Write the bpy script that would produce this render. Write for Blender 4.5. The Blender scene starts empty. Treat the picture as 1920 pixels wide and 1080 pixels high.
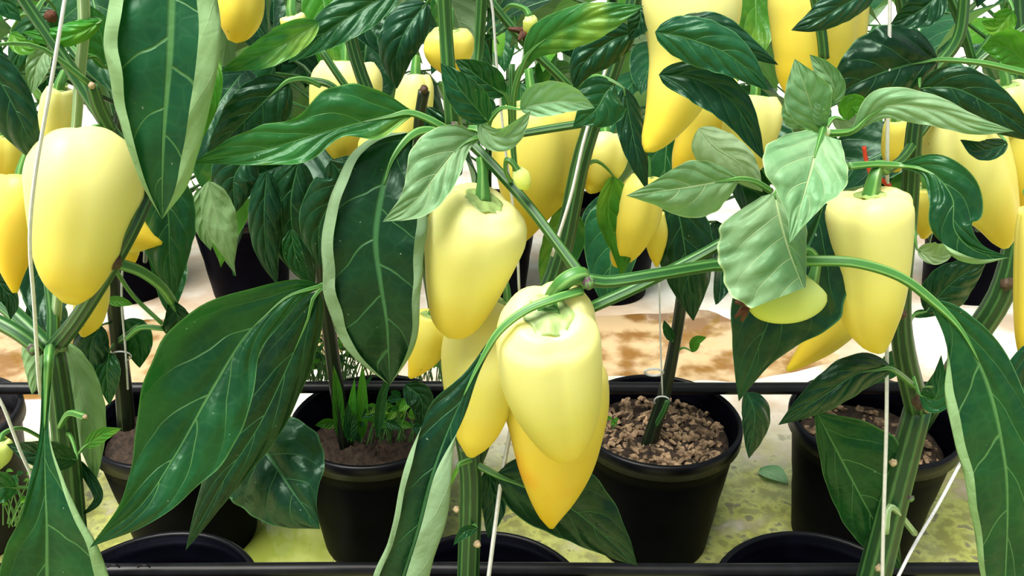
import bpy, math, random
from mathutils import Vector, Matrix, Quaternion, noise as mnoise

# ------------------------------------------------------------------ camera, sky, sun, exposure
F, CX, CY = 1660.0, 960.0, 540.0          # focal length and centre in pixels of a 1920x1080 frame
H, PITCH = 0.95, math.radians(26.0)       # camera height above the floor, downward tilt
SP, CP = math.sin(PITCH), math.cos(PITCH)
CAM = Vector((0, 0, H))
scn = bpy.context.scene
C = scn.collection
cd = bpy.data.cameras.new('camera'); cam = bpy.data.objects.new('camera', cd); C.objects.link(cam)
cam.location = CAM; cam.rotation_euler = (math.radians(90) - PITCH, 0, 0)
cd.sensor_width = 36; cd.lens = 36 * F / 1920; cd.clip_start = 0.02
scn.camera = cam
w = bpy.data.worlds.new('sky'); scn.world = w; w.use_nodes = True
bg = w.node_tree.nodes['Background']
bg.inputs[0].default_value = (0.90, 0.97, 1.0, 1); bg.inputs[1].default_value = 0.42
sd = bpy.data.lights.new('sun', 'SUN'); sun = bpy.data.objects.new('sun', sd); C.objects.link(sun)
sd.energy = 6.4; sd.angle = math.radians(36); sd.color = (1.0, 0.96, 0.86)
sun.rotation_euler = (math.radians(15), math.radians(-16), 0)
vs = scn.view_settings
vs.view_transform = 'Standard'; vs.look = 'None'; vs.gamma = 1; vs.use_curve_mapping = False
vs.exposure = 0.3

# ------------------------------------------------------------------ pixel -> world
def at(x, y, D):
    """point of the vertical plane Y = D seen at pixel (x, y) of the photograph"""
    u, v = (x - CX) / F, (y - CY) / F
    k = D / (CP - v * SP)
    return Vector((u * k, D, H + k * (-SP - v * CP)))
def mpp(P):
    """metres per pixel at world point P"""
    return (P.y * CP + (H - P.z) * SP) / F
def onfloor(x, D, h=0.0):
    """world point at pixel column x, distance D, height h"""
    z = D * CP + (H - h) * SP
    return Vector(((x - CX) * z / F, D, h))

def cr(pts, n):
    """n+1 samples of a Catmull-Rom curve through tuples, by even chord length"""
    m = len(pts)
    if m == 2:
        return [tuple(a + (b - a) * i / n for a, b in zip(*pts)) for i in range(n + 1)]
    cum = [0]
    for a, b in zip(pts, pts[1:]):
        cum.append(cum[-1] + max(1e-6, math.sqrt(sum((p - q) ** 2 for p, q in zip(a, b)))))
    out = []
    for i in range(n + 1):
        s = cum[-1] * i / n; k = 0
        while k < m - 2 and s > cum[k + 1]: k += 1
        t = (s - cum[k]) / (cum[k + 1] - cum[k])
        p1, p2 = pts[k], pts[k + 1]
        p0 = pts[k - 1] if k else tuple(2 * a - b for a, b in zip(p1, p2))
        p3 = pts[k + 2] if k + 2 < m else tuple(2 * b - a for a, b in zip(p1, p2))
        out.append(tuple(0.5 * (2 * b + (c - a) * t + (2 * a - 5 * b + 4 * c - d) * t * t + (3 * b - a - 3 * c + d) * t ** 3)
                         for a, b, c, d in zip(p0, p1, p2, p3)))
    return out
def pl(vals, t):
    """smooth interpolation of evenly spaced values"""
    m = len(vals) - 1; s = min(max(t, 0), 1) * m; k = min(int(s), m - 1); f = s - k
    a = vals[k - 1] if k else 2 * vals[0] - vals[1]
    d = vals[k + 2] if k + 2 <= m else 2 * vals[m] - vals[m - 1]
    b, c = vals[k], vals[k + 1]
    return 0.5 * (2 * b + (c - a) * f + (2 * a - 5 * b + 4 * c - d) * f * f + (3 * b - a - 3 * c + d) * f ** 3)

# ------------------------------------------------------------------ node materials
class N:
    def __init__(s, name):
        s.m = bpy.data.materials.new(name); s.m.use_nodes = True; s.t = s.m.node_tree; s.t.nodes.clear()
        s.out = s.t.nodes.new('ShaderNodeOutputMaterial')
    def n(s, typ, **kw):
        o = s.t.nodes.new('ShaderNode' + typ)
        for k, v in kw.items():
            if k[0] == 'i' and k[1:].isdigit(): s.put(o.inputs[int(k[1:])], v)
            elif k.startswith('_'): s.put(o.inputs[k[1:].replace('_', ' ')], v)
            else: setattr(o, k, v)
        return o
    def put(s, sock, v):
        if isinstance(v, bpy.types.Node): v = v.outputs[0]
        if isinstance(v, bpy.types.NodeSocket): s.t.links.new(v, sock)
        else: sock.default_value = v
    def math(s, op, a, b=0.0, c=0.0): return s.n('Math', operation=op, i0=a, i1=b, i2=c).outputs[0]
    def mix(s, f, a, b):
        o = s.n('Mix', data_type='RGBA'); s.put(o.inputs[0], f); s.put(o.inputs[6], a); s.put(o.inputs[7], b); return o.outputs[2]
    def ss(s, x, lo, hi, a=0.0, b=1.0):
        o = s.n('MapRange', interpolation_type='SMOOTHSTEP'); s.put(o.inputs[0], x)
        for i, v in enumerate((lo, hi, a, b)): s.put(o.inputs[i + 1], v)
        return o.outputs[0]
    def noise(s, scale, detail=2.0, vec=None, rough=0.5):
        o = s.n('TexNoise', _Scale=scale, _Detail=detail, _Roughness=rough)
        s.put(o.inputs['Vector'], vec if vec is not None else s.n('TexCoord').outputs['Object']); return o.outputs[0]
    def end(s, shader):
        s.t.links.new(shader.outputs[0], s.out.inputs[0]); return s.m
    def pbr(s, col, rough=0.5, **kw):
        o = s.n('BsdfPrincipled'); s.put(o.inputs['Base Color'], col); s.put(o.inputs['Roughness'], rough)
        for k, v in kw.items(): s.put(o.inputs[k.replace('_', ' ')], v)
        return o
def rgb(r, g, b): return (r, g, b, 1)

def leaf_material(name, top, top2, vein, under, trans, mottled=0.0, rough=0.33, tw=0.22):
    g = N(name)
    uv = g.n('SeparateXYZ', i0=g.n('UVMap').outputs[0])
    u, v = uv.outputs[0], uv.outputs[1]
    rnd = g.n('ObjectInfo').outputs['Random']
    wob = g.math('MULTIPLY', g.math('SUBTRACT', g.noise(22.0, 2), 0.5), 0.10)
    side = g.math('GREATER_THAN', u, 0.5)
    a = g.math('MULTIPLY', g.math('ABSOLUTE', g.math('SUBTRACT', u, 0.5)), 2.0)
    mid = g.ss(a, 0.010, g.math('MULTIPLY_ADD', v, -0.04, 0.055), 1.0, 0.0)
    f = g.math('SUBTRACT', g.math('ADD', v, wob), g.math('MULTIPLY', g.math('POWER', a, 1.25), 0.36))
    t = g.math('ADD', g.math('MULTIPLY', f, 4.7), g.math('MULTIPLY', side, 0.42))
    d = g.math('ABSOLUTE', g.math('SUBTRACT', g.math('FRACT', g.math('ADD', t, 20.0)), 0.5))
    sec = g.math('MULTIPLY', g.ss(d, 0.008, 0.032, 1.0, 0.0), g.ss(a, 0.3, 0.95, 0.9, 0.1))
    vmask = g.math('MAXIMUM', mid, sec)
    fine = g.n('TexVoronoi', feature='DISTANCE_TO_EDGE', _Scale=85.0); g.put(fine.inputs['Vector'], g.n('TexCoord').outputs['Object'])
    fm = g.ss(fine.outputs[0], 0.0, 0.16, 1.0, 0.0)
    base = g.mix(g.ss(g.noise(24.0, 3), 0.35, 0.68), top, top2)
    hsv = g.n('HueSaturation', _Hue=g.math('MULTIPLY_ADD', rnd, 0.03, 0.485), _Saturation=1.0, _Value=g.math('MULTIPLY_ADD', rnd, 0.5, 0.78)); g.put(hsv.inputs['Color'], base)
    base = hsv.outputs[0]
    if mottled:
        base = g.mix(g.math('MULTIPLY', g.ss(g.noise(19.0, 3), 0.52, 0.66), mottled), base, rgb(0.30, 0.46, 0.05))
    c1 = g.mix(g.math('MULTIPLY', vmask, 0.62), base, vein)
    c1 = g.mix(g.math('MULTIPLY', fm, 0.035), c1, vein)
    c1 = g.mix(g.math('MULTIPLY', g.ss(a, 0.95, 0.985), 0.55), c1, vein)
    speck = g.ss(g.noise(300.0, 1), 0.785, 0.82)
    c1 = g.mix(g.math('MULTIPLY', speck, 0.5), c1, rgb(0.45, 0.55, 0.45))
    c2 = g.mix(g.math('MULTIPLY', vmask, 0.45), under, rgb(0.50, 0.62, 0.36))
    back = g.n('NewGeometry').outputs['Backfacing']
    col = g.mix(back, c1, c2)
    quilt = g.math('MULTIPLY', g.ss(d, 0.0, 0.4), g.ss(a, 0.0, 0.25))
    hgt = g.math('ADD', g.math('MULTIPLY', quilt, 0.45), g.math('ADD', g.math('MULTIPLY', fm, -0.05), g.math('MULTIPLY', g.noise(34.0, 2), 1.3)))
    hgt = g.math('SUBTRACT', hgt, g.math('MULTIPLY', vmask, 0.35))
    bmp = g.n('Bump', _Strength=0.6, _Distance=0.0032); g.put(bmp.inputs['Height'], hgt)
    rg = g.math('MULTIPLY_ADD', g.noise(30.0, 2), 0.22, rough - 0.11)
    p = g.pbr(col, g.mix(back, rg, (0.6, 0.6, 0.6, 1)), Normal=bmp.outputs[0], Specular_IOR_Level=0.38, Specular_Tint=rgb(0.62, 0.95, 0.74))
    tr = g.n('BsdfTranslucent', i0=g.mix(g.math('MULTIPLY', vmask, 0.5), trans, vein))
    mx = g.n('MixShader', i0=tw); g.put(mx.inputs[1], p); g.put(mx.inputs[2], tr)
    return g.end(mx)

UNDER = rgb(0.25, 0.41, 0.19)
LM = {
 'dark':  leaf_material('leaf_dark_green', rgb(0.0025, 0.019, 0.010), rgb(0.005, 0.036, 0.014), rgb(0.07, 0.21, 0.075), rgb(0.22, 0.34, 0.19), rgb(0.02, 0.20, 0.015), tw=0.10),
 'mid':   leaf_material('leaf_mid_green', rgb(0.005, 0.038, 0.017), rgb(0.010, 0.070, 0.023), rgb(0.13, 0.31, 0.10), UNDER, rgb(0.04, 0.32, 0.025), tw=0.16),
 'mot':   leaf_material('leaf_mottled_green', rgb(0.010, 0.078, 0.022), rgb(0.024, 0.14, 0.030), rgb(0.16, 0.40, 0.10), rgb(0.22, 0.42, 0.15), rgb(0.12, 0.5, 0.04), mottled=0.6),
 'pale':  leaf_material('leaf_young_pale', rgb(0.13, 0.29, 0.135), rgb(0.25, 0.42, 0.23), rgb(0.56, 0.70, 0.36), rgb(0.36, 0.50, 0.30), rgb(0.20, 0.55, 0.10), rough=0.42),
 'lit':   leaf_material('leaf_bright_green', rgb(0.028, 0.16, 0.016), rgb(0.055, 0.25, 0.025), rgb(0.20, 0.44, 0.08), rgb(0.16, 0.36, 0.07), rgb(0.16, 0.55, 0.03), mottled=0.4, tw=0.35),  # backlit leaves: light coming through is painted in as brighter green
}

def stem_material(name, dark, light, ridges):
    g = N(name)
    uv = g.n('SeparateXYZ', i0=g.n('UVMap').outputs[0])
    s = g.math('ABSOLUTE', g.math('SUBTRACT', g.math('FRACT', g.math('MULTIPLY', uv.outputs[0], float(ridges))), 0.5))
    wob = g.noise(60.0, 3)
    m = g.ss(g.math('ADD', s, g.math('MULTIPLY', g.math('SUBTRACT', wob, 0.5), 0.25)), 0.26, 0.42)
    col = g.mix(m, dark, light)
    b = g.n('Bump', _Strength=0.4, _Distance=0.002); g.put(b.inputs['Height'], g.math('ADD', s, g.math('MULTIPLY', wob, 0.3)))
    return g.end(g.pbr(col, 0.42, Normal=b.outputs[0]))
SM = {
 'stem': stem_material('stem_ribbed_green', rgb(0.008, 0.050, 0.013), rgb(0.05, 0.15, 0.038), 9),
 'branch': stem_material('branch_green', rgb(0.016, 0.085, 0.018), rgb(0.075, 0.21, 0.045), 6),
 'petiole': stem_material('petiole_green', rgb(0.055, 0.20, 0.038), rgb(0.18, 0.38, 0.10), 4),
 'pale': stem_material('stem_pale_green', rgb(0.26, 0.42, 0.18), rgb(0.46, 0.58, 0.34), 4),
 'old': stem_material('stem_shaded_brown_green', rgb(0.006, 0.014, 0.007), rgb(0.018, 0.034, 0.012), 6),  # brown-green stems and stub, darkened so their shade sits in the colour
}

def pepper_material(name, top, mid, tip, blush=None, blush_amt=0.0):
    g = N(name)
    uv = g.n('SeparateXYZ', i0=g.n('UVMap').outputs[0])
    wob = g.math('MULTIPLY', g.math('SUBTRACT', g.noise(16.0, 2), 0.5), 0.42)
    v = g.math('ADD', uv.outputs[1], wob)
    col = g.mix(g.ss(v, 0.12, 0.55), top, mid)
    col = g.mix(g.ss(v, 0.45, 0.95), col, tip)
    if blush:
        m = g.math('MULTIPLY', g.ss(g.noise(13.0, 2), 0.47, 0.68), g.ss(v, 0.25, 0.55))
        col = g.mix(g.math('MULTIPLY', m, blush_amt), col, blush)
    speck = g.ss(g.noise(150.0, 1), 0.80, 0.83)
    col = g.mix(g.math('MULTIPLY', speck, 0.5), col, rgb(0.25, 0.20, 0.04))
    b = g.n('Bump', _Strength=0.12, _Distance=0.002); g.put(b.inputs['Height'], g.noise(45.0, 2))
    p = g.pbr(col, 0.42, Normal=b.outputs[0], Subsurface_Weight=0.55, Subsurface_Scale=0.02, Specular_IOR_Level=0.32)
    p.inputs['Subsurface Radius'].default_value = (1.0, 0.75, 0.2)
    return g.end(p)
PM = {
 'pale': pepper_material('pepper_pale_yellow', rgb(0.83, 0.80, 0.33), rgb(0.82, 0.74, 0.19), rgb(0.83, 0.62, 0.06)),
 'yellow': pepper_material('pepper_yellow', rgb(0.80, 0.72, 0.18), rgb(0.82, 0.66, 0.09), rgb(0.82, 0.56, 0.035)),
 'blush': pepper_material('pepper_yellow_orange_blush', rgb(0.76, 0.68, 0.14), rgb(0.79, 0.58, 0.06), rgb(0.80, 0.52, 0.02), rgb(0.85, 0.30, 0.01), 0.75),
 'lime': pepper_material('pepper_unripe_lime', rgb(0.62, 0.74, 0.24), rgb(0.64, 0.72, 0.18), rgb(0.58, 0.68, 0.12)),
}
def simple(name, col, rough=0.5, var=0.25, scale=30.0, bump=0.0, **kw):
    g = N(name)
    dk = tuple(c * (1 - var) for c in col[:3]) + (1,)
    nz = g.noise(scale, 4)
    c = g.mix(g.ss(nz, 0.3, 0.7), dk, col)
    if bump:
        b = g.n('Bump', _Strength=bump, _Distance=0.003); g.put(b.inputs['Height'], nz); kw['Normal'] = b.outputs[0]
    return g.end(g.pbr(c, rough, **kw))
M_calyx = simple('calyx_green', rgb(0.38, 0.54, 0.17), 0.45, 0.4, 90)
M_stalk = simple('stalk_green', rgb(0.13, 0.36, 0.07), 0.4, 0.4, 40)
def node_material():
    g = N('node_purple_green')
    c = g.mix(g.ss(g.noise(160.0, 3), 0.42, 0.6), rgb(0.075, 0.03, 0.055), rgb(0.10, 0.22, 0.06))
    b = g.n('Bump', _Strength=0.6, _Distance=0.002); g.put(b.inputs['Height'], g.noise(300.0, 3))
    return g.end(g.pbr(c, 0.55, Normal=b.outputs[0]))
M_purple = node_material()
M_bark = simple('node_scar_brown', rgb(0.10, 0.055, 0.03), 0.7, 0.5, 150, 0.6)
M_scar = simple('cut_scar_cream', rgb(0.55, 0.42, 0.25), 0.7, 0.5, 200, 0.4)
M_dry = simple('dried_blossom_brown', rgb(0.12, 0.035, 0.015), 0.8, 0.6, 160, 0.6)
M_string = simple('white_twine', rgb(0.80, 0.80, 0.82), 0.6, 0.15, 200)
M_pot = simple('pot_black_plastic', rgb(0.0018, 0.0018, 0.0045), 0.45, 0.5, 25, 0.05, Specular_IOR_Level=0.03, Specular_Tint=rgb(0.6, 0.66, 1.0))
M_rim = simple('pot_rim_black_plastic', rgb(0.004, 0.004, 0.008), 0.34, 0.5, 25, 0.05, Specular_IOR_Level=0.22)
M_pot2 = simple('pot_dusty_black_plastic', rgb(0.014, 0.014, 0.018), 0.5, 0.6, 18, 0.05, Specular_IOR_Level=0.2)
M_pipe = simple('pipe_black_polyethylene', rgb(0.008, 0.008, 0.012), 0.38, 0.6, 40, 0.1, Specular_IOR_Level=0.3)
M_red = simple('red_plastic', rgb(0.75, 0.05, 0.02), 0.4, 0.2)
M_soil = simple('potting_soil_brown', rgb(0.055, 0.032, 0.020), 0.9, 0.75, 110, 1.0)
M_chip = simple('bark_chip_tan', rgb(0.50, 0.33, 0.20), 0.85, 0.8, 70, 0.6)
M_grey = simple('grey_plastic', rgb(0.3, 0.3, 0.3), 0.4, 0.4)
# ------------------------------------------------------------------ object helpers
def mesh_obj(name, verts, faces, mat, parent=None, uvs=None, smooth=True, origin=None):
    """one mesh object from world-space vertices; origin is where its pivot sits"""
    o0 = Vector(origin) if origin is not None else Vector((0, 0, 0))
    me = bpy.data.meshes.new(name)
    me.from_pydata([tuple(Vector(v) - o0) for v in verts], [], faces)
    if uvs:
        lay = me.uv_layers.new(name='UVMap')
        for p in me.polygons:
            for li, vi in zip(p.loop_indices, p.vertices): lay.data[li].uv = uvs[vi]
    if smooth: me.polygons.foreach_set('use_smooth', [True] * len(me.polygons))
    me.materials.append(mat); me.update()
    o = bpy.data.objects.new(name, me); C.objects.link(o)
    o.location = o0
    if parent is not None: attach(o, parent)
    return o
def wloc(o):
    v = Vector(o.location); p = o.parent
    while p is not None: v = v + p.location; p = p.parent
    return v
def attach(o, parent):
    o.location = Vector(o.location) - wloc(parent); o.parent = parent
def tag(o, label=None, cat=None, group=None, kind=None):
    for k, v in (('label', label), ('category', cat), ('group', group), ('kind', kind)):
        if v: o[k] = v
    return o
def thing(name, label, cat, loc, group=None):
    o = bpy.data.objects.new(name, None); C.objects.link(o); o.location = loc; o.empty_display_size = 0.02
    return tag(o, label, cat, group)

def tube_data(path, radii, seg=10, ridges=0, rid_amp=0.0, caps=True):
    V, Fc, U = [], [], []
    n = len(path); T0 = (path[1] - path[0]).normalized()
    up = Vector((0, -1, 0)) if abs(T0.y) < 0.8 else Vector((1, 0, 0))
    nx = (up - T0 * up.dot(T0)).normalized()
    L = 0
    for i in range(n):
        T = (path[min(i + 1, n - 1)] - path[max(i - 1, 0)]).normalized()
        nx = (nx - T * nx.dot(T)).normalized(); ny = T.cross(nx)
        if i: L += (path[i] - path[i - 1]).length
        for k in range(seg + 1):
            a = 2 * math.pi * k / seg
            r = radii[i] * (1 + (rid_amp * math.cos(ridges * a) if ridges else 0))
            V.append(path[i] + (nx * math.cos(a) + ny * math.sin(a)) * r); U.append((k / seg, L * 10))
    W = seg + 1
    for i in range(n - 1):
        for k in range(seg):
            Fc.append((i * W + k, i * W + k + 1, (i + 1) * W + k + 1, (i + 1) * W + k))
    if caps:
        Fc.append(tuple(range(seg - 1, -1, -1))); Fc.append(tuple((n - 1) * W + k for k in range(seg)))
    return V, Fc, U
def tube(name, pts, mat, parent, n=None, seg=10, ridges=0, rid_amp=0.0):
    """pts: (x, y, D, radius in px)"""
    n = n or max(6, 5 * (len(pts) - 1))
    S = cr([(p[0], p[1], p[2] * 1000, p[3]) for p in pts], n)
    path = [at(x, y, d / 1000) for x, y, d, r in S]
    rad = [max(0.3, s[3]) * mpp(P) for s, P in zip(S, path)]
    V, Fc, U = tube_data(path, rad, seg, ridges, rid_amp)
    return mesh_obj(name, V, Fc, mat, parent, U, origin=path[0])
def blob(name, c, r, mat, parent, seed=0, sq=(1, 1, 1), amp=0.2):
    """small lumpy ellipsoid"""
    rn = random.Random(seed); V, Fc = [], []; nu, nv = 10, 6
    ph = [rn.uniform(0, 6.28) for _ in range(4)]
    for j in range(nv + 1):
        for i in range(nu):
            th, fi = 2 * math.pi * i / nu, math.pi * j / nv
            k = r * (1 + amp * math.sin(3 * th + ph[0] + 2 * fi) * math.sin(2 * fi + ph[1]))
            V.append((c[0] + k * sq[0] * math.sin(fi) * math.cos(th), c[1] + k * sq[1] * math.sin(fi) * math.sin(th), c[2] + k * sq[2] * math.cos(fi)))
    for j in range(nv):
        for i in range(nu):
            Fc.append((j * nu + i, (j + 1) * nu + i, (j + 1) * nu + (i + 1) % nu, j * nu + (i + 1) % nu))
    return mesh_obj(name, V, Fc, mat, parent, origin=c)

# cross-section of half a leaf: (fraction of the half width, height towards the viewer in half widths)
PROF = {
 'flat': [(0, 0), (.35, .05), (.7, .05), (1, .0)],
 'cup':  [(0, 0), (.35, .10), (.7, .26), (1, .48)],
 'arch': [(0, 0), (.35, .06), (.7, -.08), (1, -.34)],
 'back': [(0, 0), (.35, -.22), (.7, -.52), (1, -.95)],
 'fore': [(0, 0), (.35, .2), (.7, .5), (1, .95)],
 'roll': [(0, 0), (.35, .03), (.66, .04), (.92, .08), (1.0, .18), (.95, .27), (.78, .30)],
 'hugeroll': [(0, 0), (.5, -.02), (.9, .06), (1.0, .3), (.92, .5), (.66, .62), (.36, .62), (.12, .52)],
 'bigroll': [(0, 0), (.4, .02), (.75, .05), (.96, .14), (1.0, .3), (.9, .42), (.72, .48), (.55, .47)],
}
def shape_w(v, peak=0.38):
    a = 0.62; b = a * (1 - peak) / peak
    return (v ** a) * ((1 - v) ** b) / ((peak ** a) * ((1 - peak) ** b))
STEMPTS = {}
def leaf(plant, pts, wl, wr=None, mat='mid', pl_='cup', pr_=None, under=False, pet=None, petr=4.5, wave=0.05, peak=0.38, nv=34, nu=10, seed=None, petmat='petiole', rv=None):
    """leaf blade along the midrib pts (x, y, D) from base to tip; wl / wr are the half widths in px on the
    left / right of the direction of growth, one number (ovate outline) or evenly spaced values"""
    wr = wl if wr is None else wr; pr_ = pr_ or pl_
    rn = random.Random(seed if seed is not None else int(pts[0][0] * 7 + pts[0][1] * 13 + pts[-1][0]))
    S = cr([(p[0], p[1], p[2] * 1000) for p in pts], nv)
    ph = [rn.uniform(0, 6.28) for _ in range(6)]
    fr1, fr2 = rn.uniform(2.2, 3.6), rn.uniform(5, 8)
    V, Fc, U = [], [], []
    def half(wd, v): return max(0.0, pl(wd, v)) if isinstance(wd, (list, tuple)) else wd * shape_w(v, peak)
    for j in range(nv + 1):
        v = j / nv
        a, b = S[max(j - 1, 0)], S[min(j + 1, nv)]
        tx, ty = b[0] - a[0], b[1] - a[1]; L = math.hypot(tx, ty) or 1; tx /= L; ty /= L
        rx, ry = -ty, tx
        x0, y0, d0 = S[j][0], S[j][1], S[j][2] / 1000
        for i in range(-nu, nu + 1):
            s = abs(i) / nu; sg = -1 if i < 0 else 1
            prof = PROF[pl_ if i < 0 else pr_]
            fx, fz = pl([q[0] for q in prof], s), pl([q[1] for q in prof], s)
            if rv:
                kb = min(1, max(0, (v - rv[0]) / (rv[1] - rv[0]))); kb = kb * kb * (3 - 2 * kb)
                fx, fz = fx * kb + s * (1 - kb), fz * kb
            hw = half(wl if i < 0 else wr, v)
            edge = s * s
            mw = 1 + (0.014 * math.sin(fr2 * 6.28 * v + ph[0 if sg < 0 else 1]) + 0.014 * math.sin(fr1 * 9 * v + ph[2])) * edge
            wv = wave * edge * (math.sin(fr1 * 6.28 * v + ph[3 if sg < 0 else 4]) + 0.4 * math.sin(fr2 * 6.28 * v + ph[5]))
            tq = (v - 0.36 * s ** 1.25) * 4.7 + (0.42 if sg > 0 else 0); dq = abs(tq - math.floor(tq) - 0.5)
            quilt = 0.045 * math.sin(min(1, dq / 0.5) * math.pi * 0.5) * math.sin(min(1, s * 1.2) * math.pi)
            und = 0.20 * s * (mnoise.noise((v * 5 + ph[0] * 3, sg * s * 1.6, ph[1])) + 0.5 * mnoise.noise((v * 11 + ph[2] * 3, sg * s * 3, ph[3])))
            px, py = x0 + rx * sg * fx * hw * mw, y0 + ry * sg * fx * hw * mw
            P = at(px, py, d0)
            off = (fz + wv + und + (0 if under else quilt) - 0.02 * (1 - min(1, s * 12))) * hw * mpp(P)
            V.append(P - (P - CAM).normalized() * off); U.append((0.5 + 0.5 * sg * s, v))
    W = 2 * nu + 1
    for j in range(nv):
        for i in range(W - 1):
            q = (j * W + i, j * W + i + 1, (j + 1) * W + i + 1, (j + 1) * W + i)
            Fc.append(q if under else q[::-1])
    # make the upper side face the viewer (or away when the underside shows)
    p0, p1, p3 = V[(nv // 2) * W + nu], V[(nv // 2) * W + nu + 2], V[(nv // 2 + 2) * W + nu]
    nrm = (p1 - p0).cross(p3 - p0)
    facing = nrm.dot(CAM - p0) > 0                      # order (i, i+1, j+1) faces the viewer
    Fc = [(q if q[0] < q[2] else q[::-1]) for q in Fc]
    if facing == under: Fc = [q[::-1] for q in Fc]
    o = mesh_obj('leaf', V, Fc, LM[mat], plant, U, origin=V[nu])
    if pet is None and plant.name in STEMPTS:
        b = V[nu]; q = min(STEMPTS[plant.name], key=lambda p: (p - b).length + (0.03 if p.z > b.z + .02 else 0))
        dd = (q - b).length; tl = (V[3 * W + nu] - b)
        if 0.004 < dd < 0.085:
            path = [q, q.lerp(b, .5) + Vector((0, .004, min(.02, dd * .18))), b, b + tl * .9]
            rr = [.0026, .0020, .0017, .0006]
            path2 = [Vector(p[:3]) for p in cr([tuple(p) for p in path], 9)]
            v_, f_, u_ = tube_data(path2, [.0026 - .0019 * i / 9 for i in range(10)], 7)
            attach(mesh_obj('petiole', v_, f_, SM[petmat], None, u_, origin=q), o)
    if pet:
        n = len(pet)
        q = [(p[0], p[1], p[2], petr * (1.25 - 0.25 * i / n)) for i, p in enumerate(pet)] + [(pts[0][0], pts[0][1], pts[0][2], petr)]
        mid = S[int(nv * 0.24)]; m2 = S[int(nv * 0.12)]
        q += [(m2[0], m2[1], m2[2] / 1000, petr * 0.6), (mid[0], mid[1], mid[2] / 1000, petr * 0.2)]
        t = tube('petiole', q, SM[petmat], None, seg=8); attach(t, o)
    return o

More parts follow.
